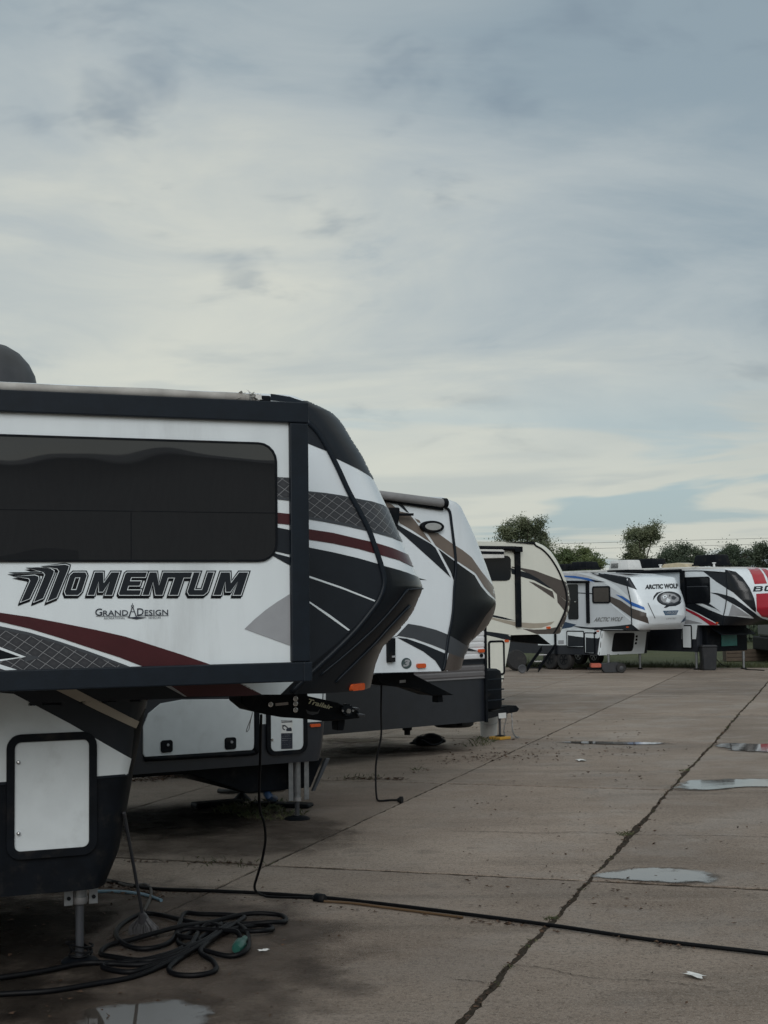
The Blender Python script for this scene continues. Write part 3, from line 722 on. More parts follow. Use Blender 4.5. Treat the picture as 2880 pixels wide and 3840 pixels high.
# slide-out
U0, U1, Z0, Z1 = -4.6, .112, 1.944, 3.786
so_ = box('slide_out', (U0, -SL+.012, Z0+.02), (U1-.02, .35, Z1-.02), WHITE, M.e, .006)
def trimb(lo, hi): return box('slide_trim', lo, hi, TRIM, so_, .008)
trimb((U0, -SL-.028, Z1-.137), (U1, -SL+.05, Z1)); trimb((U0, -SL-.028, Z0), (U1+.004, -SL+.05, Z0+.128))
trimb((U1-.130, -SL-.024, Z0+.130), (U1-.002, -SL+.05, Z1-.139)); trimb((U0, -SL-.024, Z0+.130), (U0+.13, -SL+.05, Z1-.139))
trimb((U1-.055, -SL-.034, Z0+.0), (U1+.008, -SL+.03, Z0+.128))
win = M.prism('window', rr_pts(-3.9, -.108, 2.735, 3.508, .12, 8), -SL+.002, -SL+.02, GLASSW, so_)
M.rring('window_gasket', -3.906, -.102, 2.729, 3.514, .126, .014, -SL-.003, -SL+.02, BLACKM, so_)
a = M.uz('z1', (680, 1100), SL); box('window_mullion', (a[0]-.002, -SL-.0005, 2.745), (a[0]+.002, -SL+.01, M.uz('z1', (680, 928), SL)[1]), BLACKM, so_, 0)
zc = M.uz('z1', (700, 922), SL)[1]; box('window_mullion', (-3.88, -SL-.0005, zc-.002), (-.115, -SL+.01, zc+.002), BLACKM, so_, 0)
def sd_(name, pts, m, off=-.007, f='z1', **k): return M.decal(name, f, pts, m, off, plane=SL, parent=so_, **k)
sd_('lattice_band', [(1436, 745), (1500, 748), (1503, 852), (1436, 846)], LATTICE)
sd_('band_edge', [(1436, 848), (1503, 854), (1503, 868), (1436, 860)], GREYD)
sd_('maroon_stripe', [(1436, 929), (1506, 936), (1507, 993), (1436, 985)], MAROON)
sd_('grey_graphic', [(1436, 1006), (1507, 1020), (1508, 1148), (1428, 1130)], CHAR)
sd_('grey_graphic', [(1405, 1148), (1425, 1140), (1508, 1162), (1508, 1206)], CHAR)
sd_('grey_triangle', [(1268, 1532), (1320, 1482), (1380, 1432), (1440, 1390), (1513, 1345), (1514, 1622)], GREYL)
up_ = [(-1900, 1300), (-1000, 1342), (-500, 1385), (-250, 1412), (0, 1448), (150, 1470), (300, 1498), (500, 1538), (650, 1572), (800, 1620), (950, 1668), (1100, 1720)]
sd_('maroon_swoosh', up_+[(755, 1732), (620, 1680), (450, 1625), (300, 1575), (150, 1530), (0, 1495), (-250, 1455), (-500, 1430), (-1000, 1395), (-1900, 1360)], MAROON)
sd_('lattice_panel', [(-1900, 1400), (-1000, 1430), (-500, 1470), (-250, 1490), (0, 1527), (150, 1560), (300, 1604), (450, 1654), (560, 1694), (690, 1740), (0, 1765), (-500, 1790), (-1900, 1850)], LATTICE)
sd_('panel_edge', [(-1900, 1392), (-1000, 1422), (-500, 1462), (-250, 1482), (0, 1518), (150, 1550), (300, 1595), (450, 1645), (560, 1685), (700, 1738), (680, 1740), (555, 1698), (445, 1660), (300, 1610), (150, 1567), (0, 1536), (-250, 1498), (-500, 1478), (-1000, 1438), (-1900, 1408)], GREYD, -.006)
sd_('white_chevron', [(-400, 1540), (0, 1626), (135, 1677), (0, 1700), (-400, 1740)], WHITE, -.006); sd_('black_chevron', [(-400, 1562), (0, 1640), (105, 1678), (0, 1690), (-400, 1725)], BLACKG, -.005)
sd_('grey_blade', [(135, 1677), (60, 1635), (0, 1612), (60, 1645), (215, 1682), (120, 1705)], GREYD, -.0055)
sd_('white_line', [(-400, 1735), (0, 1716), (118, 1754), (60, 1756), (-10, 1735), (-400, 1760)], WHITE, -.006)
# script on the slide-out: hand-drawn block letters
LET = {'M': [(0, 0), (0, 1), (.33, 1), (.5, .52), (.67, 1), (1, 1), (1, 0), (.73, 0), (.73, .60), (.58, .14), (.42, .14), (.27, .60), (.27, 0)],
       'E': [(0, .06), (0, .94), (.06, 1), (1, 1), (1, .79), (.33, .79), (.33, .61), (.86, .61), (.86, .41), (.33, .41), (.33, .21), (1, .21), (1, 0), (.06, 0)],
       'N': [(0, 0), (0, 1), (.34, 1), (.68, .42), (.68, 1), (1, 1), (1, 0), (.66, 0), (.32, .58), (.32, 0)],
       'T': [(0, 1), (1, 1), (1, .77), (.69, .77), (.69, 0), (.31, 0), (.31, .77), (0, .77)],
       'U': [(0, 1), (.3, 1), (.3, .22), (.7, .22), (.7, 1), (1, 1), (1, .14), (.86, 0), (.14, 0), (0, .14)],
       'O': [(.14, 1), (.86, 1), (1, .86), (1, .14), (.86, 0), (.14, 0), (0, .14), (0, .86)]}
HOLE = [(.34, .22), (.66, .22), (.66, .78), (.34, .78)]
def lp(pts, b0, b1): return [(b0+(b1-b0)*x+46*y, 300-140*y) for x, y in pts]
glyphs = []
for ch, b0, b1 in (('O', 396, 500), ('M', 545, 697), ('E', 737, 868), ('N', 886, 1010), ('T', 1010, 1150), ('U', 1160, 1284), ('M', 1328, 1498)):
    glyphs.append((lp(LET[ch], b0, b1), lp(HOLE, b0, b1) if ch == 'O' else None))
big = [[(85, 185), (215, 178), (238, 186), (240, 202), (184, 322), (130, 343), (188, 212), (180, 196)], [(165, 131), (315, 138), (335, 150), (333, 166), (268, 320), (212, 343), (281, 174), (268, 157)], [(258, 122), (405, 112), (428, 119), (425, 136), (352, 316), (295, 340), (369, 152), (355, 135)], [(52, 159), (262, 157), (262, 165), (90, 168)], [(160, 131), (240, 128), (320, 136), (240, 140)]]
for g in big: glyphs.append((g, None))
for k, (g, h) in enumerate(glyphs):
    for nm, m_, d, dx, dy, of in (('letter_shadow', BLACKM, 9, -6, 13, -.0085), ('letter_outline', WHITE, 4.5, 0, 0, -.0065), ('letter', CHAR, 0, 0, 0, -.0045)):
        if k >= len(glyphs)-2 and d: d *= .35
        P = [(x+dx, y+dy) for x, y in offset_poly(g, d)]; H_ = [[(x+dx, y+dy) for x, y in offset_poly(h, -d)]] if (h and nm != 'letter_shadow') else []
        M.decal(nm, 'z8', P, m_, of-k*.00002, plane=SL, parent=so_, holes=H_)
for g, h in glyphs[:10]:
    P = offset_poly(g, 12); M.decal('letter_rim', 'z8', [(x, y) for x, y in P], TRIM, -.0089, plane=SL, parent=so_)
INK = mat('ink', (.02, .025, .04), .4)
def st_(body, x0, x1, y0, y1, bold=.01): M.text('small_lettering', 'z8', body, ((x0, y0), (x1, y0-3), (x1, y1-3), (x0, y1)), INK, -.006, plane=SL, parent=so_, bold=bold)
st_('G', 592, 636, 386, 431); st_('RAND', 641, 797, 397, 430); st_('D', 853, 894, 384, 429); st_('ESIGN', 900, 1046, 394, 428)
st_('RECREATIONAL', 648, 778, 439, 452, 0); st_('VEHICLES', 922, 1000, 437, 449, 0)
for q in ([(596, 431), (800, 430), (800, 433), (596, 434)], [(846, 429), (1048, 427), (1048, 430), (846, 432)], [(821, 372), (826, 372), (806, 440), (798, 440)], [(822, 372), (828, 372), (852, 438), (845, 438)], [(812, 402), (836, 402), (837, 406), (811, 406)], [(823, 350), (826, 350), (826, 364), (823, 364)], [(785, 441), (850, 436), (915, 441), (850, 452)]):
    sd_('compass_emblem', q, INK, -.006, 'z8')
sd_('compass_emblem', [(824+9*math.cos(a*.524), 370+9*math.sin(a*.524)) for a in range(12)], INK, -.006, 'z8', holes=[[(824+5*math.cos(a*.524), 370+5*math.sin(a*.524)) for a in range(12)]])
# rolled awning topper over the slide-out, its end torn
tp = crom([Vector((u, -SL+.04, Z1+.026+.002*math.sin(u*5))) for u in (U0, -3.5, -2.5, -1.6, -.9, -.45, -.24)], 4)
top_ = tube('slide_topper', tp, [.030+.002*math.sin(i*1.3) for i in range(len(tp))], TOPPER, M.e, 12)
V = []; Fc = []; rnd = random.Random(3)
for i in range(16):
    b = Vector((-.3+rnd.uniform(-.05, .10), -SL+rnd.uniform(-.02, .06), Z1+rnd.uniform(.02, .055))); k = len(V)
    for q in range(4): V.append(b+Vector((rnd.uniform(-.045, .06), rnd.uniform(-.03, .03), rnd.uniform(-.05, .025))))
    Fc += [(k, k+1, k+2), (k, k+2, k+3)]
obj('torn_end', V, Fc, ROOFM, top_); box('topper_bracket', (-.21, -SL+.0, Z1-.03), (-.14, -SL+.12, Z1+.04), BLACKM, top_, .01)
# roof: dark air conditioner dome, vent edge
c = M.loc('z1', (-72, 262), -1.25)
lathe('roof_unit', [(.37, 0), (.385, .05), (.385, .15), (.365, .25), (.32, .34), (.25, .42), (.16, .475), (.07, .498), (.01, .50)], mat('shroud_grey', (.035, .037, .042), .5, var=.2), M.e, 28, (c.x, 1.25, 3.97))
box('roof_vent', (.10, .9, 3.985), (.55, 1.4, 4.05), ROOFM, M.e, .015)
# pin box under the nose
PB = -1.05
pin = M.pprism('pin_box', 'y6', [(80, 150), (80, 240), (210, 345), (390, 385), (560, 415), (800, 430), (1080, 465), (1230, 455), (1500, 425), (1490, 340), (1430, 300), (1300, 268), (1240, 240), (960, 178), (880, 160), (860, 60), (300, 60)], PB, PB-.36, BLACKM, None, .012)
M.pprism('pin_tube', 'y6', [(1240, 330), (1325, 330), (1325, 480), (1310, 560), (1300, 572), (1235, 572), (1228, 480), (1240, 440)], PB-.10, PB-.24, BLACKM, pin, .01)
for p in ((425, 260), (722, 250), (722, 325), (722, 190)):
    c = M.loc('y6', p, PB); lathe('bolt', [(.021, 0), (.021, -.014), (.013, -.016), (.013, -.028)], CHROME, pin, 10, (c.x, c.y, c.z), 'Y')
gear = []
for k in range(36):
    rr = 72 if k % 3 else 58; a = 2*math.pi*k/36; gear.append((1352+rr*math.cos(a), 325+rr*math.sin(a)))
M.pprism('pivot_plate', 'y6', gear, PB+.05, PB, TRIM, pin); c = M.loc('y6', (1355, 338), PB+.05); lathe('bolt', [(.02, 0), (.02, -.02)], CHROME, pin, 10, (c.x, c.y, c.z), 'Y')
for p in ((1288, 335), (1413, 335)):
    c = M.loc('y6', p, PB+.05); lathe('bolt', [(.009, 0), (.009, -.012)], ALLOY, pin, 8, (c.x, c.y, c.z), 'Y')
M.pprism('release_handle', 'y6', [(1430, 300), (1490, 300), (1500, 330), (1440, 330)], PB+.06, PB-.02, POST, pin, .006); M.pprism('release_handle', 'y6', [(1470, 370), (1560, 378), (1565, 405), (1480, 405)], PB+.04, PB-.02, POST, pin, .006)
M.decal('rating_plate', 'y6', [(487, 246), (640, 232), (643, 264), (490, 280)], mat('plate_grey', (.30, .27, .26), .4), .004, plane=PB, parent=pin)
M.text('lettering', 'y6', 'Trailair', ((890, 190), (1175, 275), (1165, 325), (872, 250)), mat('yellow_white_ink', (.52, .51, .36), .5), .004, plane=PB, parent=pin, bold=.025, shear=.25)
M.decal('swirl_print', 'y6', [(850, 320), (900, 345), (990, 350), (1025, 310), (1000, 370), (930, 388), (870, 370)], POST, .004, plane=PB, parent=pin)
a = M.loc('y6', (215, 350), PB+.02)
tube('breakaway_cable', crom([a, M.loc('y6', (190, 440), PB+.03), M.loc('y6', (150, 540), PB+.03), M.loc('y6', (140, 588), PB+.03), M.loc('y6', (170, 560), PB+.03), M.loc('y6', (185, 480), PB+.03), a], 4), .003, STEEL, pin, 6)

# ================================================================== second trailer: taupe graphics
JB = ground('a', (642, 1770))
B = Trailer('fifth_wheel_trailer', 'white and taupe fifth-wheel trailer with porch light, second in the row behind the nearest', JB, 59.3, .12)
seam = [(700, 120), (800, 190), (860, 260), (885, 330), (905, 480), (925, 640), (945, 800), (955, 950), (948, 1050), (935, 1200), (925, 1400), (905, 1550), (875, 1700), (850, 1880), (835, 2000), (815, 2105)]
sil = [(820, 192), (900, 218), (960, 245), (1010, 282), (1050, 370), (1100, 470), (1170, 620), (1230, 780), (1290, 930), (1345, 1090), (1370, 1170), (1390, 1290), (1393, 1330), (1385, 1400), (1360, 1485), (1290, 1610), (1200, 1690), (1120, 1755), (1075, 1880), (1035, 1960), (1010, 2070)]
zt = B.uz('y4', (800, 190))[1]
rows = B.fit_rows('y4', seam, 'y4', sil, 2.44, 44, 2.3, 1.62, zt+.005)
B.shell('body', rows, 2.44, -7.5, WHITE2, 2.3, 22, front=[(zf(B, 'y4', (1390, 1295)), zf(B, 'y4', (1365, 1162)), TAUPE), (zf(B, 'y4', (1120, 1765)), zf(B, 'y4', (1392, 1335)), BROWND), (zf(B, 'y4', (1060, 1945)), zf(B, 'y4', (1120, 1765)), GREYD), (0, zf(B, 'y4', (1060, 1945)), BROWND)])
B.shell('lower_body', [(.66, .14, .36), (.8, .17, .41), (1.2, .22, .45), (1.6, .24, .47)], 2.44, -7.5, mat('black_lower_skin', (.016, .019, .026), .38, var=.15), 3.0, 12)
def bd(name, pts, m, off=.004, f='y4', **k): return B.decal(name, f, pts, m, off, step=6, **k)
bd('taupe_band', [(100, 180), (190, 245), (250, 262), (355, 345), (440, 362), (520, 455), (692, 690), (500, 560), (345, 470), (330, 430), (100, 260)], TAUPE)
bd('taupe_band', [(640, 570), (760, 580), (920, 695), (1030, 765), (1130, 845), (1230, 990), (1365, 1160), (1420, 1290), (1420, 1320), (1360, 1270), (1270, 1170), (1180, 1030), (1155, 1005), (950, 870), (740, 720)], TAUPE)
bd('dark_band', [(100, 380), (330, 492), (500, 590), (690, 700), (735, 740), (905, 1068), (700, 880), (500, 700), (330, 548), (100, 420)], CHAR)
bd('dark_cap_graphic', [(765, 750), (950, 890), (1160, 1040), (1230, 1160), (1310, 1255), (1420, 1345), (1420, 1500), (1300, 1640), (1120, 1780), (1080, 1850), (890, 1700), (905, 1600), (925, 1400), (935, 1100), (900, 1000)], BLACKG)
bd('cap_facet', [(1420, 1320), (1420, 1500), (1300, 1640), (1115, 1775), (1190, 1620), (1290, 1460), (1350, 1390), (1385, 1335)], BROWND, .007)
bd('grey_band', [(100, 1780), (310, 1700), (435, 1568), (580, 1592), (740, 1635), (880, 1690), (1085, 1815), (1055, 1955), (860, 1880), (835, 1855), (700, 1800), (500, 1730), (330, 1700)], GREYD, .006)
bd('dark_band', [(315, 1718), (420, 1730), (620, 1800), (835, 1890), (862, 1890), (805, 2108), (790, 2060), (730, 1970), (600, 1870), (430, 1780)], CHAR, .006)
bd('brown_cap_graphic', [(880, 1885), (1000, 1932), (1060, 1950), (1020, 2085), (870, 2092), (825, 2105)], BROWND, .006)
bd('dark_sliver', [(320, 262), (380, 272), (448, 360), (420, 350)], CHAR); bd('dark_sliver', [(552, 1068), (640, 1092), (555, 1088)], CHAR)
bd('dark_sliver', [(508, 418), (560, 440), (575, 470), (540, 460)], TAUPE)
B.ribbon('seam_strip', 'y4', [(840, 300), (885, 345), (905, 480), (925, 640), (945, 800), (955, 950), (948, 1050), (935, 1200), (925, 1400), (905, 1550), (875, 1700), (850, 1880), (835, 2000), (812, 2105)], 24, TRIM, .012)
bd('bottom_trim', [(-100, 2110), (75, 2105), (780, 2086), (800, 2112), (75, 2132), (-100, 2136)], TRIM, .01)
A0, A1 = B.loc('y4', (-200, 120), .06), B.loc('y4', (815, 252), .06)
aw = tube('awning', [A0, A0.lerp(A1, .5), A1], .052, AWNG, B.e, 14)
tube('awning_rail', [B.loc('y4', (-200, 165), .03), B.loc('y4', (815, 318), .03)], .018, BLACKM, aw, 8)
lathe('awning_end_cap', [(.05, -.01), (.062, .0), (.062, .05), (.05, .06)], BLACKM, aw, 14, tuple(A1), 'X')
c = B.loc('y4', (683, 512)); el = lambda rx, ry, y: [(c.x+rx*math.cos(k*math.pi/16), c.z+ry*math.sin(k*math.pi/16)) for k in range(32)]
pl = B.prism('porch_light', el(.165, .074, 0), -.06, 0, BLACKM, bev=.012); B.prism('lens', el(.118, .046, 0), -.068, -.05, LENS, pl, bev=.006)
sp_ = B.pprism('outdoor_speaker', 'y4', [(218, 300), (335, 298), (350, 310), (345, 420), (325, 510), (240, 500)], .12, 0, BLACKM, None, .012); B.pprism('mount_bar', 'y4', [(345, 362), (500, 362), (500, 388), (345, 388)], .12, .06, BLACKM, sp_, .004)
gh = B.pprism('grab_handle', 'y4', [(225, 1730), (303, 1725), (303, 1985), (228, 1990)], .06, 0, BLACKM, None, .008); B.decal('handle_label', 'y4', [(262, 1918), (298, 1915), (298, 1935), (262, 1938)], GREYL, .003, plane=.06, parent=gh)
bg_ = B.decal('badge', 'y4', [(417+56*math.cos(k*.2618), 2000+60*math.sin(k*.2618)) for k in range(24)], mat('badge_teal', (.05, .075, .08), .3), .006)
B.text('badge_numeral', 'y4', '3', ((380, 1960), (455, 1958), (450, 2035), (378, 2038)), GREYL, .009, bold=.05, shear=.2, parent=bg_)
B.knob('marker_light', 'y4', (573, 2026), 94, 48, .03, ORANGE)
pb = B.pprism('pin_box', 'z5', [(755, 90), (770, 130), (800, 180), (960, 196), (1090, 240), (1212, 236), (985, 120), (985, 80)], -1.05, -1.38, BLACKM, None, .01)
B.decal('rating_plate', 'z5', [(903, 152), (937, 150), (937, 165), (903, 168)], GREYL, .004, plane=-1.05, parent=pb)
B.pprism('pin_tube', 'z5', [(1118, 230), (1145, 230), (1150, 275), (1118, 278)], -1.15, -1.28, BLACKM, pb, .006)
# lower body
B.decal('white_strip', 'y6', [(-60, 120), (240, 140), (1120, 130), (1088, 460), (850, 476), (240, 500), (-60, 510)], DOORW, .004, step=12)
u0, z0 = B.uz('z4', (683, 432)); u1 = B.uz('z4', (1213, 395))[0]
ld = B.prism('compartment_door', [(u0+.02, z0), (u1-.03, .835), (u1, .865), (u1, 1.40), (u0+.45, 1.43), (u0+.2, 1.40), (u0+.06, 1.30), (u0, 1.16), (u0, z0+.03)], -.022, 0, DOORW, bev=.004)
B.ribbon('door_frame', 'z4', [(1226, 150), (1225, 300), (1222, 385), (1205, 412), (1000, 424), (690, 442)], 24, BLACKM, .016, ld)
for p in ((797, 381), (1102, 367)):
    c = B.loc('z4', p, .022); k_ = B.prism('latch', rr_pts(c.x-.069, c.x+.069, c.z-.066, c.z+.066, .03), -.036, -.02, BLACKM, ld, .006)
    lathe('latch_button', [(.016, -.036), (.014, -.044)], GREYL, ld, 10, (c.x+.012, 0, c.z+.015), 'Y')
u0, z0 = B.uz('z4', (1292, 400)); u1, z1 = B.uz('z4', (1447, 215)); z0 = B.uz('z4', (1370, 402))[1]
sdr = B.prism('compartment_door', rr_pts(u0, u1, z0, z1+.16, .07), -.022, 0, DOORW, bev=.004); B.rring('door_frame', u0-.05, u1+.05, z0-.045, z1+.21, .11, .05, -.03, 0, BLACKM, sdr)
c = B.loc('y6', (447, 683), .022); lathe('door_lock', [(.016, -.022), (.014, -.036)], CHROME, sdr, 10, (c.x, 0, c.z), 'Y')
stk = B.decal('warning_sticker', 'y6', [(557, 452), (692, 448), (692, 800), (557, 805)], PAPER, .024, plane=0, parent=sdr)
def sk(pts, m_=INK): B.decal('sticker_print', 'y6', pts, m_, .026, plane=0, parent=sdr)
sk([(557, 606), (692, 602), (692, 790), (557, 795)])
for k in range(9): sk([(560+k*15, 462), (570+k*15, 462), (566+k*15, 452), (556+k*15, 452)])
sk([(560, 468), (688, 464), (688, 474), (560, 478)]); sk([(570, 506), (605, 506), (640, 540), (672, 535), (684, 555), (682, 580), (620, 580), (615, 560), (628, 545), (600, 522), (585, 525), (582, 545), (604, 560), (598, 570), (572, 555)])
for y in (625, 640, 665, 690, 710, 735, 760): sk([(565, y), (640+(y % 3)*18, y-1), (640+(y % 3)*18, y+4), (565, y+5)], GREYL)
sk([(650, 690), (680, 686), (680, 700), (660, 702), (660, 760), (650, 760)], GREYL)
B.knob('marker_light', 'y6', (961, 510), 118, 36, .02, ORANGE)
bl = B.prism('belly_pan', [(-7, .655), (-7, .60), (-1.3, .60), (-.75, .40), (-.62, .335), (.22, .335), (.38, .66)], .20, 2.3, BLACKM, None, .01)
B.prism('skid_bar', [(.22, .30), (.25, .30), (.45, .66), (.40, .66)], .15, .195, GREYD, bl)
c = B.Mi @ JB; jk = B.jack(c.x, c.y, .75, .027, .15)
for du in (-.10, .10): box('jack_bracket', (c.x+du-.03, c.y-.05, .22), (c.x+du+.03, c.y-.04, .70), STEEL, jk, .003)
lathe('jack_sleeve', [(.045, .23), (.045, .72)], STEEL, jk, 14, (c.x, c.y, 0)); lathe('jack_collar', [(.05, .21), (.05, .25)], ALLOY, jk, 14, (c.x, c.y, 0))

# ================================================================== third: travel trailer with ribbed siding and A-frame tongue
JC = ground('a', (1080, 1597)); az = R(50); uc = Vector((math.sin(az), math.cos(az), 0)); nc = Vector((uc.y, -uc.x, 0))
C = Trailer('travel_trailer', 'bumper-pull travel trailer with ribbed aluminium siding and black tongue, half hidden behind the second trailer', JC-uc*1.25+nc*1.2, 50)
cu = C.uz('y3', (262, 1700))[0]
zs = {k: C.uz('y3', (200, y))[1] for k, y in (('w', 1748), ('b', 1818), ('t', 2010))}
C.shell('body', [(.48, cu-.02, cu+.0), (1.9, cu-.02, cu+.02), (2.6, cu-.25, cu-.1), (3.1, cu-.6, cu-.4)], 2.4, -6, mat('black_lower_skin', (.016, .019, .026), .38, var=.15), 6, 8, y0=.03)
def siding(name, za, zb, m, uf=cu-.03, pitch=.095):
    V = []; Fc = []; n = int((zb-za)/.012)
    for i in range(n+1):
        z = za+(zb-za)*i/n; ph = (z % pitch)/pitch; d = .012*(1 if ph < .62 else (1-math.sin((ph-.62)/.38*math.pi)))
        V += [(-6, .018-d, z), (uf, .018-d, z)]
        if i: Fc.append((2*i-2, 2*i-1, 2*i+1, 2*i))
    return obj(name, V, Fc, m, C.e, True, 25)
ALU = mat('white_aluminium', (.66, .67, .69), .3, var=.05, scale=3, dirt=.2, streak=4)
siding('ribbed_siding', zs['w'], 2.75, ALU); siding('dark_band', zs['b'], zs['w']-.004, CHAR, pitch=.3); siding('lower_siding', zs['t'], zs['b']-.004, mat('taupe_aluminium', (.13, .125, .13), .3, var=.08))
box('corner_trim', (cu-.035, -.012, .46), (cu+.012, .04, 2.4), BLACKM, C.e, .006)
C.decal('dark_sliver', 'y3', [(-60, 1590), (60, 1615), (165, 1650), (0, 1640)], CHAR, .012, plane=0)
C.knob('marker_light', 'y3', (190, 1642), 76, 44, .025, ORANGE, plane=0); c = C.loc('y3', (194, 1705)); lathe('power_inlet', [(.033, .0), (.03, -.02)], BLACKM, C.e, 14, (c.x, c.y, c.z), 'Y')
fr = thing  # alias kept short
for sg in (-1, 1):
    a = Vector((cu-.3, 1.2+sg*.85, .46)); b = Vector((1.32, 1.2+sg*.04, .50)); d = (b-a).normalized(); n_ = Vector((-d.y, d.x, 0))*.045; V = []
    for p in (a, b): V += [p+n_+Vector((0, 0, -.055)), p-n_+Vector((0, 0, -.055)), p-n_+Vector((0, 0, .055)), p+n_+Vector((0, 0, .055))]
    obj('tongue_beam', V, [(0, 1, 2, 3), (7, 6, 5, 4), (0, 4, 5, 1), (1, 5, 6, 2), (2, 6, 7, 3), (3, 7, 4, 0)], BLACKM, C.e)
C.prism('coupler', [(1.2, .44), (1.62, .47), (1.68, .52), (1.6, .585), (1.4, .6), (1.2, .58)], 1.12, 1.28, BLACKM, None, .012)
box('sticker', (.62, 1.2-.62, .44), (.80, 1.2-.615, .53), PAPER, C.e, 0)
tj = lathe('tongue_jack', [(.022, .02), (.022, .35), (.034, .36), (.034, .95), (.05, .96), (.05, 1.05)], POST, C.e, 12, (1.25, 1.2, 0)); lathe('foot_plate', [(.09, .055), (.09, .065), (.03, .08)], BLACKM, tj, 14, (1.25, 1.2, 0))
tc_ = bmesh.new(); box_bm(tc_, (.50, .80, .56), (.97, 1.60, 1.28), .09); bmesh.ops.recalc_face_normals(tc_, faces=tc_.faces); cov = from_bm('propane_cover', tc_, BLACKM, C.e, True, 40)
for z in (.74, .92, 1.10): box('cover_rib', (.492, .792, z-.012), (.978, 1.608, z+.012), TRIM, cov, .006)
for sg in (-.05, .06):
    P = [Vector((1.5, 1.2+sg, .46)), Vector((1.49, 1.2+sg*1.5, .30)), Vector((1.47, 1.2+sg*2, .14)), Vector((1.53, 1.2+sg*2.4, .03)), Vector((1.62, 1.2+sg*2.2, .02))]; P = crom(P, 5)
    bm = bmesh.new()
    for i in range(len(P)-1):
        c = (P[i]+P[i+1])/2; d = (P[i+1]-P[i]).normalized(); q = d.to_track_quat('X', 'Z'); lk = [c+q @ Vector((.022*math.cos(t), .013*math.sin(t)*(1 if i % 2 else 0), .013*math.sin(t)*(0 if i % 2 else 1))) for t in np.arange(0, 6.28, .785)]
        V, Fc = tube_geo(lk, .0045, 5, True); vv = [bm.verts.new(v) for v in V]
        for f_ in Fc: bm.faces.new([vv[k] for k in f_])
    from_bm('safety_chain', bm, STEEL, C.e, True)
sw = lathe('spare_wheel', [(.12, .36), (.30, .355), (.34, .38), (.35, .43), (.33, .47), (.2, .48)], TYRE, C.e, 24, (C.loc('z5', (1207, 402), -.9).x, .9, -.02))
c = C.loc('z5', (945, 380), -.6); lathe('drain_valve', [(.05, .30), (.05, .37), (.08, .38), (.08, .47)], BLACKM, C.e, 12, (c.x, c.y, 0))
pd = ground('z5', (1465, 492)); jw = C.M @ Vector((1.25, 1.2, 0))
o = box('jack_pad', (-.14, -.14, .0), (.14, .14, .052), mat('yellow_plastic', (.50, .27, .03), .5, var=.2, dirt=.5), None, .012); o.location = jw+Vector((0, 0, .002)); o.rotation_euler = (0, 0, .7); tag(o, 'yellow plastic levelling pad under the tongue jack', 'jack pad')
bk = C.M @ Vector((.95, 1.5, 0)); bk = ground('z5', (1408, 470)); bt = thing('bucket', 'white plastic bucket standing behind the tongue jack', 'bucket', bk)
lathe('pail', [(.15, .003), (.165, .35), (.172, .355), (.172, .385), (.16, .385), (.155, .34)], mat('white_plastic', (.46, .455, .44), .5, var=.1, dirt=.3), bt, 20); tube('handle', crom([Vector((-.17, 0, .35)), Vector((-.15, -.1, .26)), Vector((0, -.18, .22)), Vector((.15, -.1, .26)), Vector((.17, 0, .35))], 4), .004, STEEL, bt, 6)

# ================================================================== fourth: cream trailer
D = Trailer('fifth_wheel_trailer', 'cream fifth-wheel trailer with brown swooshes and black awning arm', atdepth('y3', (510, 2060), 32.6), 60)
seam = [(860, 170), (900, 215), (1000, 280), (1100, 380), (1200, 530), (1270, 680), (1320, 830), (1335, 970), (1310, 1110), (1230, 1290), (1155, 1420)]
sil = [(880, 178), (960, 200), (1050, 245), (1130, 320), (1200, 420), (1270, 560), (1330, 700), (1362, 820), (1384, 950), (1372, 1080), (1330, 1210), (1270, 1350), (1240, 1425)]
zt = D.uz('y3', (880, 190))[1]; zb = D.uz('y3', (1155, 1418))[1]
D.shell('body', D.fit_rows('y3', seam, 'y3', sil, 2.44, 40, 2.3, zb, zt), 2.44, -7.5, CREAM, 2.3, 20, front=[(0, zf(D, 'y3', (1345, 738)), BROWND)])
lr = []
for p in ((625, 1490), (600, 1600), (545, 1880), (525, 2010), (505, 2060)): u, z = D.uz('y3', p); lr.append((z, u-.12, u+.02))
lr[0] = (zb-.004, lr[0][1], lr[0][2]); D.shell('lower_body', lr, 2.44, -7.5, CREAM, 4, 8)
def dd(name, pts, m, off=.004, **k): return D.decal(name, 'y3', pts, m, off, step=7, **k)
dd('taupe_swoosh', [(600, 515), (730, 533), (900, 565), (1100, 640), (1290, 710), (1345, 738), (1420, 900), (1420, 1000), (1330, 975), (1200, 880), (1140, 820), (950, 680), (730, 560), (600, 530)], BROWND)
dd('dark_swoosh', [(590, 535), (725, 575), (830, 605), (960, 680), (1140, 815), (1090, 800), (900, 700), (725, 650), (600, 612)], CHAR, .006)
dd('taupe_blade', [(830, 715), (900, 730), (1150, 850), (1175, 950), (1060, 870)], BROWND); dd('taupe_blade', [(1205, 882), (1335, 985), (1325, 1080), (1302, 1102), (1215, 995)], BROWND)
dd('tan_swoosh', [(300, 1190), (480, 1225), (680, 1260), (900, 1275), (1060, 1270), (1175, 1248), (1130, 1290), (1000, 1335), (850, 1345), (700, 1325), (500, 1270), (300, 1210)], TAN)
dd('dark_blade', [(300, 1152), (480, 1190), (655, 1240), (520, 1225), (300, 1180)], CHAR); dd('bottom_swoosh', [(740, 1345), (900, 1360), (1060, 1355), (1205, 1325), (1160, 1418), (930, 1418)], BROWND)
dd('cap_graphic', [(1290, 705), (1345, 735), (1420, 900), (1420, 1100), (1260, 1440), (1150, 1425), (1235, 1290), (1315, 1110), (1335, 970), (1320, 850)], BROWND, .006)
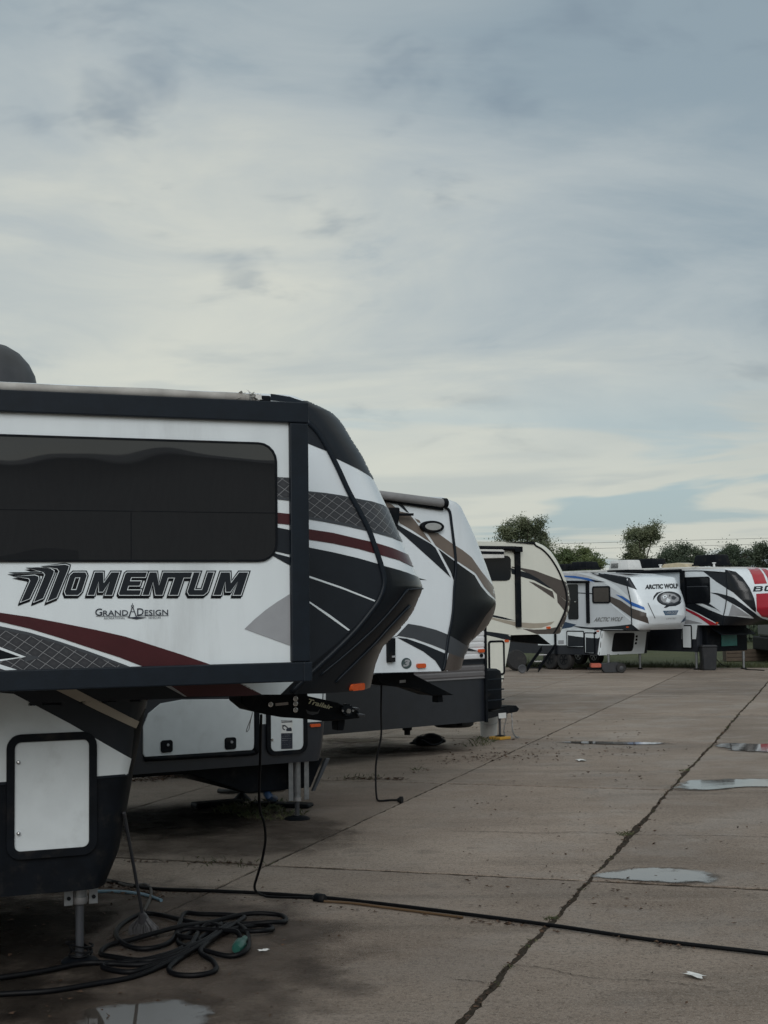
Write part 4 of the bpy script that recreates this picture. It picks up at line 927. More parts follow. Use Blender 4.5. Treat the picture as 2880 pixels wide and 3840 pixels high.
dd('lower_swoosh', [(200, 1375), (400, 1400), (645, 1438), (622, 1512), (500, 1490), (200, 1415)], CHAR)
D.ribbon('seam_strip', 'y3', [(900, 205), (925, 240), (1000, 282), (1100, 380), (1200, 530), (1270, 680), (1320, 830), (1335, 970), (1310, 1110), (1230, 1290), (1157, 1420)], 18, BLACKM, .014)
D.ribbon('roof_rail', 'y3', [(60, 150), (300, 160), (600, 180), (905, 207)], 26, BLACKM, .02)
ra = D.e
tube('awning', [D.loc('y3', (60, 268), .09), D.loc('y3', (660, 275), .09)], .055, BLACKM, ra, 12); box('awning_bracket', tuple(D.loc('y3', (655, 320), .15)), tuple(D.loc('y3', (752, 248), .15)+Vector((0, .15, 0))), BLACKM, ra, .01)
a = D.loc('y3', (698, 1325), .07); b = D.loc('y3', (698, 300), .07); box('awning_arm', (min(a.x, b.x)-.05, -.07, a.z), (max(a.x, b.x)+.05, 0, b.z), BLACKM, ra, .01)
D.pprism('window', 'y3', [(150, 375), (540, 370), (575, 385), (592, 420), (594, 650), (575, 690), (530, 705), (150, 705)], .02, 0, TINT, None, .004)
tb = D.pprism('slide_cover', 'y3', [(120, 280), (480, 285), (505, 300), (505, 400), (120, 410)], .14, 0, ROOFM, None, .01); D.pprism('cover_rail', 'y3', [(110, 308), (500, 315), (500, 350), (110, 345)], .15, .13, BLACKM, tb)
u0, z0 = D.uz('y3', (290, 1975)); u1, z1 = D.uz('y3', (500, 1500)); d_ = D.prism('compartment_door', rr_pts(u0+.03, u1-.03, z0+.03, z1-.03, .05), -.015, 0, CREAM, bev=.003); D.rring('door_frame', u0, u1, z0, z1, .08, .045, -.025, 0, BLACKM, d_)
D.knob('marker_light', 'y3', (533, 1511), 52, 32, .02, ORANGE); D.knob('marker_light', 'y3', (1091, 1333), 52, 30, .02, ORANGE)
D.pprism('pin_box', 'y3', [(625, 1500), (640, 1400), (930, 1400), (1130, 1560), (1000, 1552), (760, 1530), (660, 1520)], -1.05, -1.38, BLACKM, None, .01)

# ================================================================== wheels
def wheels(T, us, y, m=None):
    for u in us:
        wv = lathe('wheel', [(.20, -.11), (.33, -.115), (.37, -.08), (.375, 0), (.37, .08), (.33, .115), (.2, .11)], TYRE, T.e, 24, (u, y, .375), 'Y')
        lathe('rim', [(.19, -.105), (.195, -.118), (.15, -.10), (.06, -.09), (.05, -.12)], m or ALLOY, wv, 16, (u, y, .375), 'Y')
        for k in range(6):
            a = k*math.pi/3; ca, sa = math.cos(a), math.sin(a); p = Vector((-sa, 0, ca))*.018; q0 = Vector((u+.05*ca, y-.118, .375+.05*sa)); q1 = Vector((u+.185*ca, y-.118, .375+.185*sa))
            obj('spoke', [q0+p, q1+p, q1-p, q0-p], [(0, 1, 2, 3)], m or ALLOY, wv)
# ================================================================== fifth: white and blue trailer facing the camera
A = Trailer('fifth_wheel_trailer', 'white and grey fifth-wheel trailer with blue stripe and dark animal emblem on its nose', atdepth('y2', (800, 1185), 49.4), 143)
su = lambda p: A.uz('y2', p)
zb = su((1228, 870))[1]-.02; rows = []
for p, d in (((1228, 872), .22), ((1228, 840), .34), ((1228, 800), .45), ((1227, 700), .55), ((1222, 560), .50), ((1205, 450), .42), ((1180, 340), .32), ((1160, 260), .2), ((1150, 215), .07)):
    u, z = su(p); rows.append((z, u, u+d))
A.shell('body', rows, 2.44, -8, SIDEG, 3.0, 16)
zr = rows[-1][0]
# gently rising roof behind the nose
A.prism('roof', [(-8, zr-.3), (rows[-1][1]-.06, zr-.3), (rows[-1][1]-.06, zr+.01), (.4, zr+.15), (-1.6, zr+.24), (-8, zr+.24)], .002, 2.438, mat('roof_edge_skin', (.5, .515, .54), .45, var=.1, dirt=.3), None, .03, True)
lo = []
for p in ((845, 880), (830, 960), (815, 1060), (800, 1185)): u, z = su(p); lo.append((z, u, u+.10))
lo[0] = (rows[0][0]-.004, lo[0][1], lo[0][2]); A.shell('lower_body', lo, 2.40, -8, mat('black_lower_skin', (.016, .019, .026), .38, var=.15), 7, 10, y0=.01)
def ad(name, pts, m, off=.006, f='y2', **k): return A.decal(name, f, pts, m, off, step=5, **k)
ad('nose_cap', [(1155, 212), (1200, 200), (1400, 180), (1760, 180), (1860, 240), (1900, 500), (1900, 700), (1900, 900), (1320, 880), (1228, 800), (1222, 560), (1195, 400), (1165, 300)], WHITE2, .004)
ad('roof_graphic', [(690, 152), (850, 165), (1150, 212), (1200, 222), (1290, 372), (1180, 330), (1000, 275), (850, 215)], CHAR, .008)
ad('pale_arc', [(560, 165), (700, 175), (900, 240), (1050, 330), (1180, 450), (1215, 520), (1190, 500), (1000, 360), (850, 265), (700, 205)], WHITE2)
ad('blue_arc', [(380, 193), (520, 198), (680, 225), (800, 258), (905, 274), (770, 274), (600, 237), (380, 208)], BLUE, .008); ad('black_arc', [(700, 240), (800, 256), (910, 275), (770, 276)], CHAR, .01)
ad('blue_stripe', [(1025, 428), (1110, 450), (1210, 515), (1375, 585), (1392, 626), (1230, 570), (1120, 490)], BLUE, .009)
ad('grey_stripe', [(960, 452), (1090, 505), (1225, 600), (1405, 660), (1408, 705), (1422, 720), (1438, 792), (1240, 725), (1100, 625), (960, 528)], BROWND, .009)
ad('white_stripe', [(955, 528), (1040, 590), (1150, 690), (1226, 745), (1226, 778), (1130, 690), (1000, 585)], WHITE2, .008)
ad('bottom_stripe', [(480, 818), (700, 838), (850, 835), (1050, 820), (1225, 798), (1312, 870), (850, 872), (600, 850)], CHAR, .008); ad('navy_stripe', [(300, 870), (360, 800), (400, 770), (540, 805), (480, 835)], NAVY, .008)
ad('dark_line', [(540, 404), (740, 412), (740, 424), (540, 414)], CHAR)
A.text('lettering', 'y2', 'ARCTIC WOLF', ((770, 714), (1118, 708), (1106, 762), (754, 768)), mat('worn_print', (.17, .175, .18), .5, var=.6, scale=9), .010, bold=.02, shear=.2)
A.ribbon('seam_strip', 'y2', [(1150, 212), (1170, 320), (1200, 450), (1215, 530), (1222, 620), (1224, 720), (1228, 800)], 10, TRIM, .012)
w_ = [su(p) for p in ((740, 540), (957, 322))]
wn = A.prism('window', rr_pts(w_[0][0]+.03, w_[1][0]-.03, w_[0][1]+.03, w_[1][1]-.03, .06), -.012, 0, mat('brown_tint', (.045, .038, .036), .12), bev=.003); A.rring('window_frame', w_[0][0], w_[1][0], w_[0][1], w_[1][1], .09, .05, -.03, 0, BLACKM, wn)
w_ = [su(p) for p in ((440, 738), (555, 300))]; ed = A.prism('entry_door', rr_pts(w_[0][0], w_[1][0], w_[0][1], w_[1][1], .06), -.03, 0, BLACKG, bev=.006); box('door_handle', (w_[1][0]-.14, -.06, (w_[0][1]+w_[1][1])/2-.02), (w_[1][0]-.06, -.02, (w_[0][1]+w_[1][1])/2+.02), CHROME, ed, .004)
a = A.loc('y2', (672, 785), .08); b = A.loc('y2', (672, 262), .08); box('awning_arm', (a.x-.06, -.08, a.z), (a.x+.06, 0, b.z), BLACKM, A.e, .01); tube('awning', [A.loc('y2', (250, 272), .1), A.loc('y2', (690, 274), .1)], .05, BLACKM, A.e, 10)
ad('white_lower_wall', [(60, 820), (400, 845), (840, 872), (828, 960), (805, 975), (790, 1060), (60, 1060)], WHITE, .006)
ad('black_wave', [(60, 880), (320, 890), (560, 945), (810, 975), (795, 1075), (60, 1085)], CHAR, .009) if False else None
def adoor(x0, x1, y0, y1, sp):
    (u0, z0), (u1, z1) = su((x0, y1)), su((x1, y0)); d = A.prism('compartment_door', rr_pts(u0, u1, z0, z1, .06), -.018, 0, WHITE, bev=.003); A.rring('door_frame', u0-.02, u1+.02, z0-.02, z1+.02, .07, .035, -.026, 0, BLACKM, d)
    A.decal('door_graphic', 'y2', [(x0+4, sp[0]), ((x0+x1)/2, (sp[0]+sp[1])/2+2), (x1-4, sp[1]), (x1-4, y1-6), (x0+4, y1-6)], CHAR, .021, plane=0, parent=d)
adoor(425, 630, 888, 1080, (935, 962)); adoor(648, 760, 908, 1160, (962, 972))
ad('black_wave', [(762, 970), (812, 976), (795, 1064), (762, 1062)], CHAR, .009); ad('light_lens', [(312, 1000), (382, 998), (382, 1046), (312, 1048)], GREYL, .010)
c = A.loc('y2', (280, 990)); box('black_post', (c.x-.04, -.05, .55), (c.x+.04, 0, 1.5), BLACKM, A.e, .006)
ad('front_panel', [(848, 882), (1500, 885), (1410, 890), (1378, 1155), (1365, 1165), (820, 1187), (802, 1170), (825, 1000)], WHITE, .008)
ad('front_hatch', [(1015, 906), (1245, 904), (1258, 920), (1240, 1090), (1225, 1128), (1205, 1135), (985, 1140), (970, 1128), (985, 1000), (1000, 920)], BLACKG, .016)
for p in ((1283, 950), (1280, 990), (1272, 1035)): A.knob('hatch_fitting', 'y2', p, 22, 28, .02, BLACKM)
A.knob('marker_light', 'y2', (1175, 835), 28, 16, .02, ORANGE); A.knob('marker_light', 'y2', (805, 885), 30, 14, .02, ORANGE); A.knob('power_inlet', 'y2', (775, 905), 26, 32, .02, BLACKM)
# nose emblem and words
A.text('lettering', 'y1', 'ARCTIC WOLF', ((68, 392), (490, 372), (495, 440), (64, 450)), CHAR, .012, bold=.06)
def ae(name, pts, m, off): return A.decal(name, 'y1', pts, m, off, step=5)
oval = lambda cx_, cy_, rx, ry, n=28, a0=0: [(cx_+rx*math.cos(2*math.pi*k/n+a0), cy_+ry*math.sin(2*math.pi*k/n+a0)) for k in range(n)]
em = ae('emblem_ring', oval(374, 570, 158, 92), CHAR, .010); ae('emblem_field', oval(376, 572, 140, 78), GREYD, .013); ae('emblem_fur', [(262, 545), (300, 505), (360, 500), (440, 515), (500, 560), (495, 600), (440, 628), (400, 618), (360, 635), (300, 620), (268, 590)], GREYL, .016)
ae('emblem_fur', [(285, 540), (330, 520), (352, 540), (330, 560), (300, 575)], WHITE2, .018); ae('emblem_fur', [(400, 545), (430, 535), (470, 560), (440, 590), (405, 580)], GREYD, .018); ae('emblem_eye', [(305, 545), (325, 540), (328, 552), (312, 556)], CHAR, .020); ae('emblem_eye', [(372, 530), (385, 515), (392, 540), (380, 552)], CHAR, .020); ae('emblem_fur', [(350, 560), (395, 590), (370, 622), (330, 610)], WHITE2, .018)
ae('emblem_swoosh', [(165, 595), (175, 540), (215, 492), (300, 475), (240, 505), (205, 540)], CHAR, .011); ae('emblem_swoosh', [(305, 688), (340, 655), (450, 648), (515, 615), (540, 590), (520, 635), (460, 665), (380, 670), (335, 690)], CHAR, .011)
bl_ = ae('name_plate', [(295, 728), (497, 722), (470, 778), (325, 785)], mat('plate_blue', (.015, .07, .14), .3), .010); A.text('lettering', 'y1', 'CHEROKEE', ((318, 736), (480, 731), (468, 768), (330, 773)), GREYL, .014, bold=.02)
A.text('lettering', 'y1', 'LIMITED', ((340, 820), (466, 815), (466, 834), (340, 840)), GREYL, .010, bold=0)
ae('crease_slot', [(96, 628), (106, 626), (198, 822), (190, 826)], GREYD, .010); ae('lower_navy', [(525, 880), (560, 830), (600, 790), (600, 850)], NAVY, .012)  # grey slot line and a navy sliver low on the nose
def acu(T, name, u, y, z, l, w_, h, m, vents=False):
    bm = bmesh.new(); box_bm(bm, (u-l/2, y-w_/2, z), (u+l/2, y+w_/2, z+h), .05)
    for v in bm.verts:
        t = (v.co.z-z)/h; v.co.x = u+(v.co.x-u)*(1-.16*t); v.co.y = y+(v.co.y-y)*(1-.12*t)
    bmesh.ops.recalc_face_normals(bm, faces=bm.faces); o = from_bm(name, bm, m, T.e, True, 40)
    if vents:
        for k in range(5): box('vent_slot', (u-l*.36, y-w_/2-.004+.015*k*.4, z+.10+k*.035), (u-l*.02, y-w_/2+.03+.02*k*.4, z+.118+k*.035), BLACKM, o, 0)
    box('base_rail', (u-l/2-.02, y-w_/2-.02, z-.03), (u+l/2+.02, y+w_/2+.02, z+.03), BLACKM, o, .008); return o
PLW = mat('white_shroud', (.66, .67, .67), .45, var=.06, dirt=.25)
c = A.loc('y2', (1145, 135), -1.0); acu(A, 'roof_air_conditioner', c.x, 1.0, c.z, 1.0, .7, .37, PLW, True)
c = A.loc('y2', (640, 105), -1.1); acu(A, 'roof_air_conditioner', c.x, 1.1, c.z, .85, .7, .24, BLACKM); c = A.loc('y2', (420, 118), -1.1); acu(A, 'roof_air_conditioner', c.x, 1.1, c.z, .75, .7, .2, BLACKM)
A.jack(su((1250, 1380))[0]-1.35, .2, .6, .035, .1, STEEL); A.jack(lo[0][1]-.28, 2.2, .6, .04, .1, STEEL)
wx = [su((370, 1300))[0], su((195, 1300))[0]]; wheels(A, wx, .14, BLACKM)

# ================================================================== sixth: red-striped trailer
G = Trailer('fifth_wheel_trailer', 'black, white and red fifth-wheel trailer with red stripes down its nose, at right edge', ground('y1', (735, 1490)), 147, .1)
gu = lambda p: G.uz('y1', p); rows = []
for p, d in (((1065, 915), .5), ((1070, 860), .75), ((1085, 790), .95), ((1105, 700), 1.0), ((1120, 590), .92), ((1127, 460), .8), ((1122, 350), .65), ((1115, 260), .45), ((1112, 200), .2), ((1100, 180), .05)):
    u, z = gu(p); rows.append((z, u, u+d))
G.shell('body', rows, 2.5, -9, WHITE2, 2.6, 18); zr = rows[-1][0]; ur = rows[-1][1]
G.prism('roof', [(-9, zr-.25), (ur-.05, zr-.25), (ur-.05, zr+.01), (.3, zr+.10), (-3, zr+.12), (-9, zr+.12)], .002, 2.498, ROOFM, None, .03, True)
def fd(name, pts, m, off=.006, **k): return G.decal(name, 'y1', pts, m, off, step=5, **k)
fd('dark_wedge', [(815, 213), (1110, 235), (1130, 440), (990, 350)], CHAR); fd('nose_graphic', [(1112, 195), (1240, 222), (1330, 300), (1420, 430), (1480, 570), (1505, 700), (1500, 748), (1440, 700), (1330, 600), (1210, 490), (1127, 440)], BLACKG, .007)
fd('dark_stripe', [(905, 490), (1010, 498), (1120, 525), (1220, 560), (1330, 640), (1480, 750), (1480, 822), (1300, 690), (1120, 590), (1010, 525)], CHAR, .008)
fd('lower_graphic', [(560, 630), (715, 632), (900, 715), (1085, 790), (1250, 800), (1470, 828), (1480, 750), (1520, 785), (1580, 822), (1720, 870), (1800, 880), (1800, 940), (1030, 918), (985, 885), (780, 770), (560, 662)], BLACKG, .008, )
fd('white_blade', [(725, 632), (805, 630), (1060, 745), (900, 700)], WHITE, .010); fd('dark_blade', [(800, 630), (892, 628), (1055, 742), (980, 700)], CHAR, .011)
fd('red_stripe', [(560, 682), (700, 740), (900, 850), (1025, 912), (905, 912), (760, 810), (560, 705)], RED, .010); fd('white_edge', [(560, 668), (780, 770), (1000, 890), (1035, 914), (1020, 912), (900, 850), (700, 740), (560, 680)], WHITE, .010); fd('grey_blade', [(540, 825), (650, 850), (820, 892), (540, 897)], GREYL); fd('grey_triangle', [(1195, 640), (1425, 795), (1150, 790)], GREYL, .007)
fd('red_panel', [(1385, 170), (1540, 172), (1600, 255), (1645, 375), (1485, 382), (1450, 270), (1420, 210)], RED, .008); fd('red_panel', [(1555, 172), (1620, 180), (1800, 300), (1800, 370), (1665, 374), (1650, 300), (1605, 222)], RED, .008); fd('red_panel', [(1505, 508), (1680, 497), (1850, 500), (1850, 810), (1650, 815), (1580, 802), (1512, 725)], RED, .008)
fd('letter_b', [(1480, 412), (1575, 408), (1592, 418), (1590, 434), (1580, 441), (1590, 450), (1584, 468), (1568, 475), (1462, 479)], CHAR, .010, holes=[[(1508, 423), (1562, 420), (1559, 432), (1504, 435)], [(1499, 448), (1560, 445), (1556, 461), (1495, 464)]])
fd('letter_o', [(1622, 408), (1640, 402), (1740, 400), (1752, 412), (1740, 462), (1722, 470), (1620, 474), (1606, 462)], CHAR, .010, holes=[[(1645, 418), (1722, 415), (1712, 455), (1634, 458)]])
G.ribbon('seam_strip', 'y1', [(1112, 195), (1118, 300), (1128, 440), (1122, 580), (1105, 700), (1085, 790), (1068, 910)], 9, TRIM, .012)
q = [gu(p) for p in ((578, 635), (905, 283))]; wn = G.prism('window', rr_pts(q[0][0]+.02, q[1][0]-.02, q[0][1]+.02, q[1][1]-.02, .07), -.014, 0, TINT, bev=.003); G.rring('window_frame', q[0][0], q[1][0], q[0][1], q[1][1], .09, .035, -.03, 0, BLACKM, wn); zc = gu((740, 413))[1]; box('window_bar', (q[0][0]+.15, -.02, zc-.012), (q[1][0]-.1, -.012, zc+.012), GREYD, wn, 0)
a = G.loc('y1', (545, 660), .1); b = G.loc('y1', (520, 205), .1); box('awning_arm', (a.x-.09, -.1, a.z), (a.x+.09, 0, b.z), BLACKM, G.e, .02); tube('awning', [G.loc('y1', (-300, 232), .08), G.loc('y1', (530, 208), .08)], .06, BLACKM, G.e, 10)
G.ribbon('roof_edge_trim', 'y1', [(560, 212), (800, 210), (1112, 232)], 10, BLACKM, .012)
# lower body, hatch, sheltered bay
u_, z_ = gu((735, 915)); G.shell('lower_body', [(.62, u_-.08, u_+.0), (rows[0][0]-.004, u_-.06, u_+.02)], 2.46, -9, mat('black_lower_skin', (.016, .019, .026), .38, var=.15), 7, 8, y0=.02)
G.decal('white_wall', 'y1', [(540, 905), (745, 905), (735, 990), (725, 1095), (540, 1095)], WHITE, .012, plane=0)
q = [gu(p) for p in ((565, 1205), (668, 922))]; dd_ = G.prism('compartment_door', rr_pts(q[0][0], q[1][0], q[0][1], q[1][1], .05), -.03, 0, WHITE, bev=.004); G.rring('door_frame', q[0][0]-.03, q[1][0]+.03, q[0][1]-.03, q[1][1]+.03, .07, .04, -.035, 0, BLACKM, dd_)
box('front_bay', (u_-.05, .25, .62), (u_+.22, 2.25, rows[0][0]-.03), BLACKM, G.e, .01)
G.knob('marker_light', 'y1', (1003, 885), 26, 22, .03, ORANGE, plane=0)
fc = u_+.22
G.prism('bay_hood', [(fc+.004, 1.46), (fc+.55, 1.20), (fc+.55, 1.235), (fc+.004, 1.50)], .4, 2.1, TRIM, None, .006)
box('teal_panel', (fc+.003, .95, .80), (fc+.02, 1.72, 1.24), mat('teal_plastic', (.02, .13, .115), .35, var=.2), G.e, .004)
G.jack(0, .1, .62, .04, .11, STEEL); jj = G.Mi @ ground('y1', (1345, 1480)); G.jack(jj.x, jj.y, .62, .04, .11, STEEL)
wheels(G, [-5.3, -6.2], .14)
c = G.loc('y1', (930, 125), -1.2); acu(G, 'roof_air_conditioner', c.x, 1.2, c.z-.02, 1.15, .75, .36, BLACKM); c = G.loc('y1', (130, 172), -1.2); acu(G, 'roof_air_conditioner', c.x, 1.2, c.z-.02, 1.1, .75, .36, BLACKM)
c = G.loc('y1', (510, 160), -1.2); G.prism('roof_skylight', [(c.x-.75, c.z-.05), (c.x+.75, c.z-.05), (c.x+.6, c.z+.10), (c.x+.2, c.z+.15), (c.x-.5, c.z+.12)], .9, 1.5, mat('yellowed_dome', (.50, .43, .30), .35, var=.15), None, .03)
for p in ((265, 155), (960, 130)): c = G.loc('y1', p, -.8); lathe('roof_pipe', [(.04, 0), (.04, .14), (.07, .145), (.07, .18)], PLW, G.e, 10, (c.x, .8, c.z-.1))

# ================================================================== things on the ground
def gpath(f, pts, z=.02, n=6, zs=None):
    P = [ground(f, p, 0)+Vector((0, 0, (zs[i] if zs else z))) for i, p in enumerate(pts)]; return crom(P, n)
# long black cable across the lot
cb = thing('power_cable', 'long black cable lying straight across the concrete from the jack to the right edge', 'cable', ground('a', (690, 1943)))
def rel(o, P): return [p-Vector(o.location) for p in P]
P = gpath('a', [(205, 1900), (240, 1908), (290, 1918), (340, 1925), (450, 1929), (560, 1934), (690, 1943), (830, 1958), (1000, 1979), (1190, 2004), (1400, 2035), (1659, 2066), (1900, 2100)], .019, 8)
tube('cable', rel(cb, P), .0155, RUBBER, cb, 8)
a, b = ground('z4', (1500, 1105), .025), ground('z4', (1556, 1112), .025); tube('connector', rel(cb, [a, a.lerp(b, .15), a.lerp(b, .2), a.lerp(b, .9), b]), [.022, .034, .04, .04, .03], BLACKM, cb, 10)
P = gpath('a', [(700, 1950), (760, 1954), (830, 1963), (900, 1972), (1000, 1985)], .012, 8)
o = tube('garden_hose', P, .011, mat('brown_hose', (.10, .06, .03), .5), None, 8); tag(o, 'thin brown hose lying against the long black cable', 'hose')
# cord hanging from the near pin box down to that cable
p0 = M.M @ M.loc('y6', (330, 370), PB-.1); p1 = ground('z4', (1262, 1095), .02); zpx = [(1250, 230), (1247, 330), (1245, 440), (1240, 600), (1245, 690), (1264, 750), (1270, 830), (1255, 920), (1232, 1000), (1218, 1050), (1228, 1078), (1262, 1095)]
P = []
for i, q in enumerate(zpx):
    t = min(1, max(0, (q[1]-230)/(1095-230))); P.append(atdepth('z4', q, p0.y+(p1.y-p0.y)*t))
P[-1] = p1; P += [ground('z4', (1300, 1102), .02), ground('z4', (1500, 1108), .045)]
o = tube('extension_cable', crom(P, 6), .011, RUBBER, None, 8); tag(o, 'black cord hanging from the nearest pin box and curling onto the cable', 'cord')
# cord with plug hanging from the second pin box
p0 = B.M @ B.loc('z5', (800, 185), -1.1); p1 = ground('z5', (778, 828), .015); P = []
for q in [(800, 170), (798, 330), (800, 420), (795, 490), (778, 570), (768, 640), (768, 740), (771, 800), (778, 828)]:
    t = min(1, max(0, (q[1]-185)/(828-185))); P.append(atdepth('z5', q, p0.y+(p1.y-p0.y)*t))
P += [ground('z5', q, .015) for q in ((795, 834), (850, 830), (892, 829))]
hc = thing('trailer_plug_cord', 'black cord with a plug end hanging from the second pin box to the concrete', 'cord', p1)
tube('cord', rel(hc, crom(P, 6)), .012, RUBBER, hc, 8); a, b = ground('z5', (890, 829), .03), ground('z5', (919, 830), .03); tube('plug', rel(hc, [a, a.lerp(b, .1), a.lerp(b, .4), a.lerp(b, .45), b]), [.018, .026, .03, .045, .045], BLACKM, hc, 10)
# tangled heap of thick black cord
path = [(-600, 1660), (-300, 1625), (-90, 1600), (0, 1585), (230, 1570), (450, 1535), (640, 1500), (800, 1440), (960, 1370), (1080, 1290), (1160, 1235), (1160, 1212), (1080, 1205), (960, 1200), (885, 1198), (862, 1250), (830, 1320), (760, 1362), (660, 1370), (580, 1345), (556, 1290), (600, 1235), (680, 1202), (760, 1202), (860, 1232), (950, 1245), (1100, 1250), (1290, 1255), (1365, 1238), (1350, 1208), (1250, 1203), (1150, 1212), (1000, 1245), (850, 1285), (640, 1330), (520, 1352), (482, 1388), (540, 1408), (700, 1430), (820, 1410), (950, 1360), (1050, 1298), (1035, 1262), (965, 1248), (905, 1300), (852, 1330), (880, 1362), (960, 1382), (1100, 1402), (1180, 1385), (1188, 1330), (1170, 1280), (1105, 1262), (1000, 1330), (880, 1400), (740, 1450), (620, 1478), (500, 1458), (520, 1440), (700, 1440), (880, 1395), (940, 1330), (950, 1285), (1010, 1262), (1120, 1290), (1260, 1295), (1305, 1268), (1240, 1252), (1080, 1290), (960, 1390), (1020, 1430), (1030, 1472), (950, 1492), (850, 1490), (808, 1468), (840, 1432), (960, 1350), (870, 1330), (850, 1300), (900, 1290), (1050, 1300), (1130, 1310), (1150, 1318)]
rnd = random.Random(5); zsl = [.022+.05*min(1, max(0, (p[0]-450)/300))*max(0, 1-abs(p[1]-1320)/170)*rnd.uniform(.1, 1.0) for p in path]
cl = thing('cord_heap', 'tangled heap of thick black cord on the concrete beside the jack foot', 'cord', ground('z4', (900, 1340)))
tube('cord', rel(cl, gpath('z4', path, zs=zsl, n=5)), .0185, RUBBER, cl, 8)
P = gpath('z4', [(-600, 1600), (-300, 1555), (-90, 1520), (0, 1510), (200, 1480), (400, 1440), (600, 1436), (780, 1402), (900, 1352), (1000, 1292), (1060, 1250)], .03, 6); tube('cord', rel(cl, P), .0185, RUBBER, cl, 8)
GREENP = mat('green_plug', (.015, .075, .06), .4, var=.2); a, b = ground('z4', (1130, 1352), .05), ground('z4', (1172, 1300), .07); tube('plug', rel(cl, [a, a.lerp(b, .1), a.lerp(b, .5), a.lerp(b, .6), b]), [.03, .04, .045, .028, .022], GREENP, cl, 10)
# cord wound round the near jack foot
jp = M.M @ Vector((-1.187, .22, 0)); P = [jp+Vector((math.cos(t)*(.075+.02*math.sin(t*1.7)), math.sin(t)*.08, .05+t*.004+.02*math.sin(t*.9))) for t in np.arange(0, 20, .3)]
o = tube('cord_coil', P, .007, RUBBER, None, 6); tag(o, 'thin black cord wound round the nearest jack foot', 'cord')
# broom leaning on the near trailer's lower body
bt_ = ground('z4', (690, 1290)); tp_ = M.M @ M.loc('z4', (594, 700), -.05); br = thing('broom', 'old broom with grey bristles leaning on the nearest trailer', 'broom', bt_)
nk = atdepth('z4', (682, 1190), bt_.y+(tp_.y-bt_.y)*.06); rel_ = rel(br, [nk, tp_]); tube('handle', [rel_[0]+(rel_[0]-rel_[1])*.02, rel_[1]], .0125, POST, br, 10)
tube('ferrule', [rel_[0]-(rel_[1]-rel_[0])*.05, rel_[0], rel_[0]+(rel_[1]-rel_[0])*.03], [.045, .03, .016], mat('ferrule_grey', (.1, .1, .11), .4, metal=.5), br, 10)
bm = bmesh.new(); rnd = random.Random(2); wdir = Vector((.93, -.3, 0))
for i in range(170):
    t = rnd.uniform(-1, 1); s_ = rnd.uniform(-1, 1); a = rel_[0]-(rel_[1]-rel_[0])*.03+wdir*t*.04+Vector((.1*s_*.1, s_*.015, 0)); b = Vector((0, 0, 0))+wdir*(t*.125+rnd.uniform(-.012, .012))+Vector((0, s_*.05, rnd.uniform(.004, .03))); md = a.lerp(b, .55)+wdir*t*.03
    V, Fc = tube_geo([a, md, b], [.003, .003, .002], 4); vv = [bm.verts.new(v) for v in V]
    for f_ in Fc: bm.faces.new([vv[k] for k in f_])
from_bm('bristles', bm, mat('bristle_grey', (.085, .085, .09), .8, var=.3, scale=40), br)
o = tube('water_pipe', gpath('z4', [(440, 1086), (520, 1084), (600, 1088), (680, 1098), (730, 1112), (772, 1128)], .016, 5), .014, mat('pale_blue_pipe', (.16, .26, .33), .4, dirt=.3), None, 8); tag(o, 'pale blue pipe end lying among leaves near the broom', 'pipe')
o = tube('hose_loop', gpath('z4', [(510, 1035), (560, 1042), (620, 1060), (690, 1052), (722, 1075), (718, 1120), (700, 1160), (690, 1180)], .018, 6), .014, mat('old_hose', (.05, .045, .04), .6), None, 8); tag(o, 'grey-brown hose loop curling behind the broom handle', 'hose')
# odds and ends beneath the second trailer
o = tube('drain_hose', crom([B.M @ B.loc('z4', (1272, 560), -.3), B.M @ B.loc('z4', (1275, 600), -.3), B.M @ B.loc('z4', (1292, 625), -.3), ground('z4', (1312, 632), .05)], 6), .045, mat('blue_hose', (.02, .05, .11), .4, bump=.4, bscale=60), None, 12); tag(o, 'stubby blue drain hose curving down under the second trailer', 'hose')
def slabbox(name, f, p, l, w_, h, m, label, cat, rz=.5, bev=.02):
    c = ground(f, p); o = box(name, (-l/2, -w_/2, 0), (l/2, w_/2, h), m, None, min(bev, h*.45)); o.location = c+Vector((0, 0, .006)); o.rotation_euler = (0, 0, rz); return tag(o, label, cat)
slabbox('wheel_chock', 'z4', (1040, 668), .62, .22, .06, BLACKM, 'flat black wheel chock in the shade under the second trailer', 'wheel chock', .5)
slabbox('rubber_mat', 'z4', (1350, 672), .75, .2, .05, BLACKM, 'black rubber strip lying behind the second trailer jack', 'mat', -.3)
o = tube('sewer_hose', gpath('z4', [(1045, 607), (1100, 610), (1150, 608), (1230, 606), (1330, 598), (1370, 590)], .035, 4), .03, mat('hose_dark', (.03, .03, .03), .5, bump=.5, bscale=80), None, 8); tag(o, 'dark ribbed hose lying on concrete behind the second trailer jack', 'hose')
bj = ground('z4', (1158, 640)); j2 = thing('stabilizer_stand', 'rusty screw stand with chain under the second trailer belly', 'jack stand', bj); lathe('screw', [(.02, .02), (.02, .33)], POST, j2, 10); lathe('base', [(.12, 0), (.1, .03), (.03, .10)], BLACKM, j2, 12); lathe('cap', [(.04, .33), (.05, .36)], BLACKM, j2, 10)
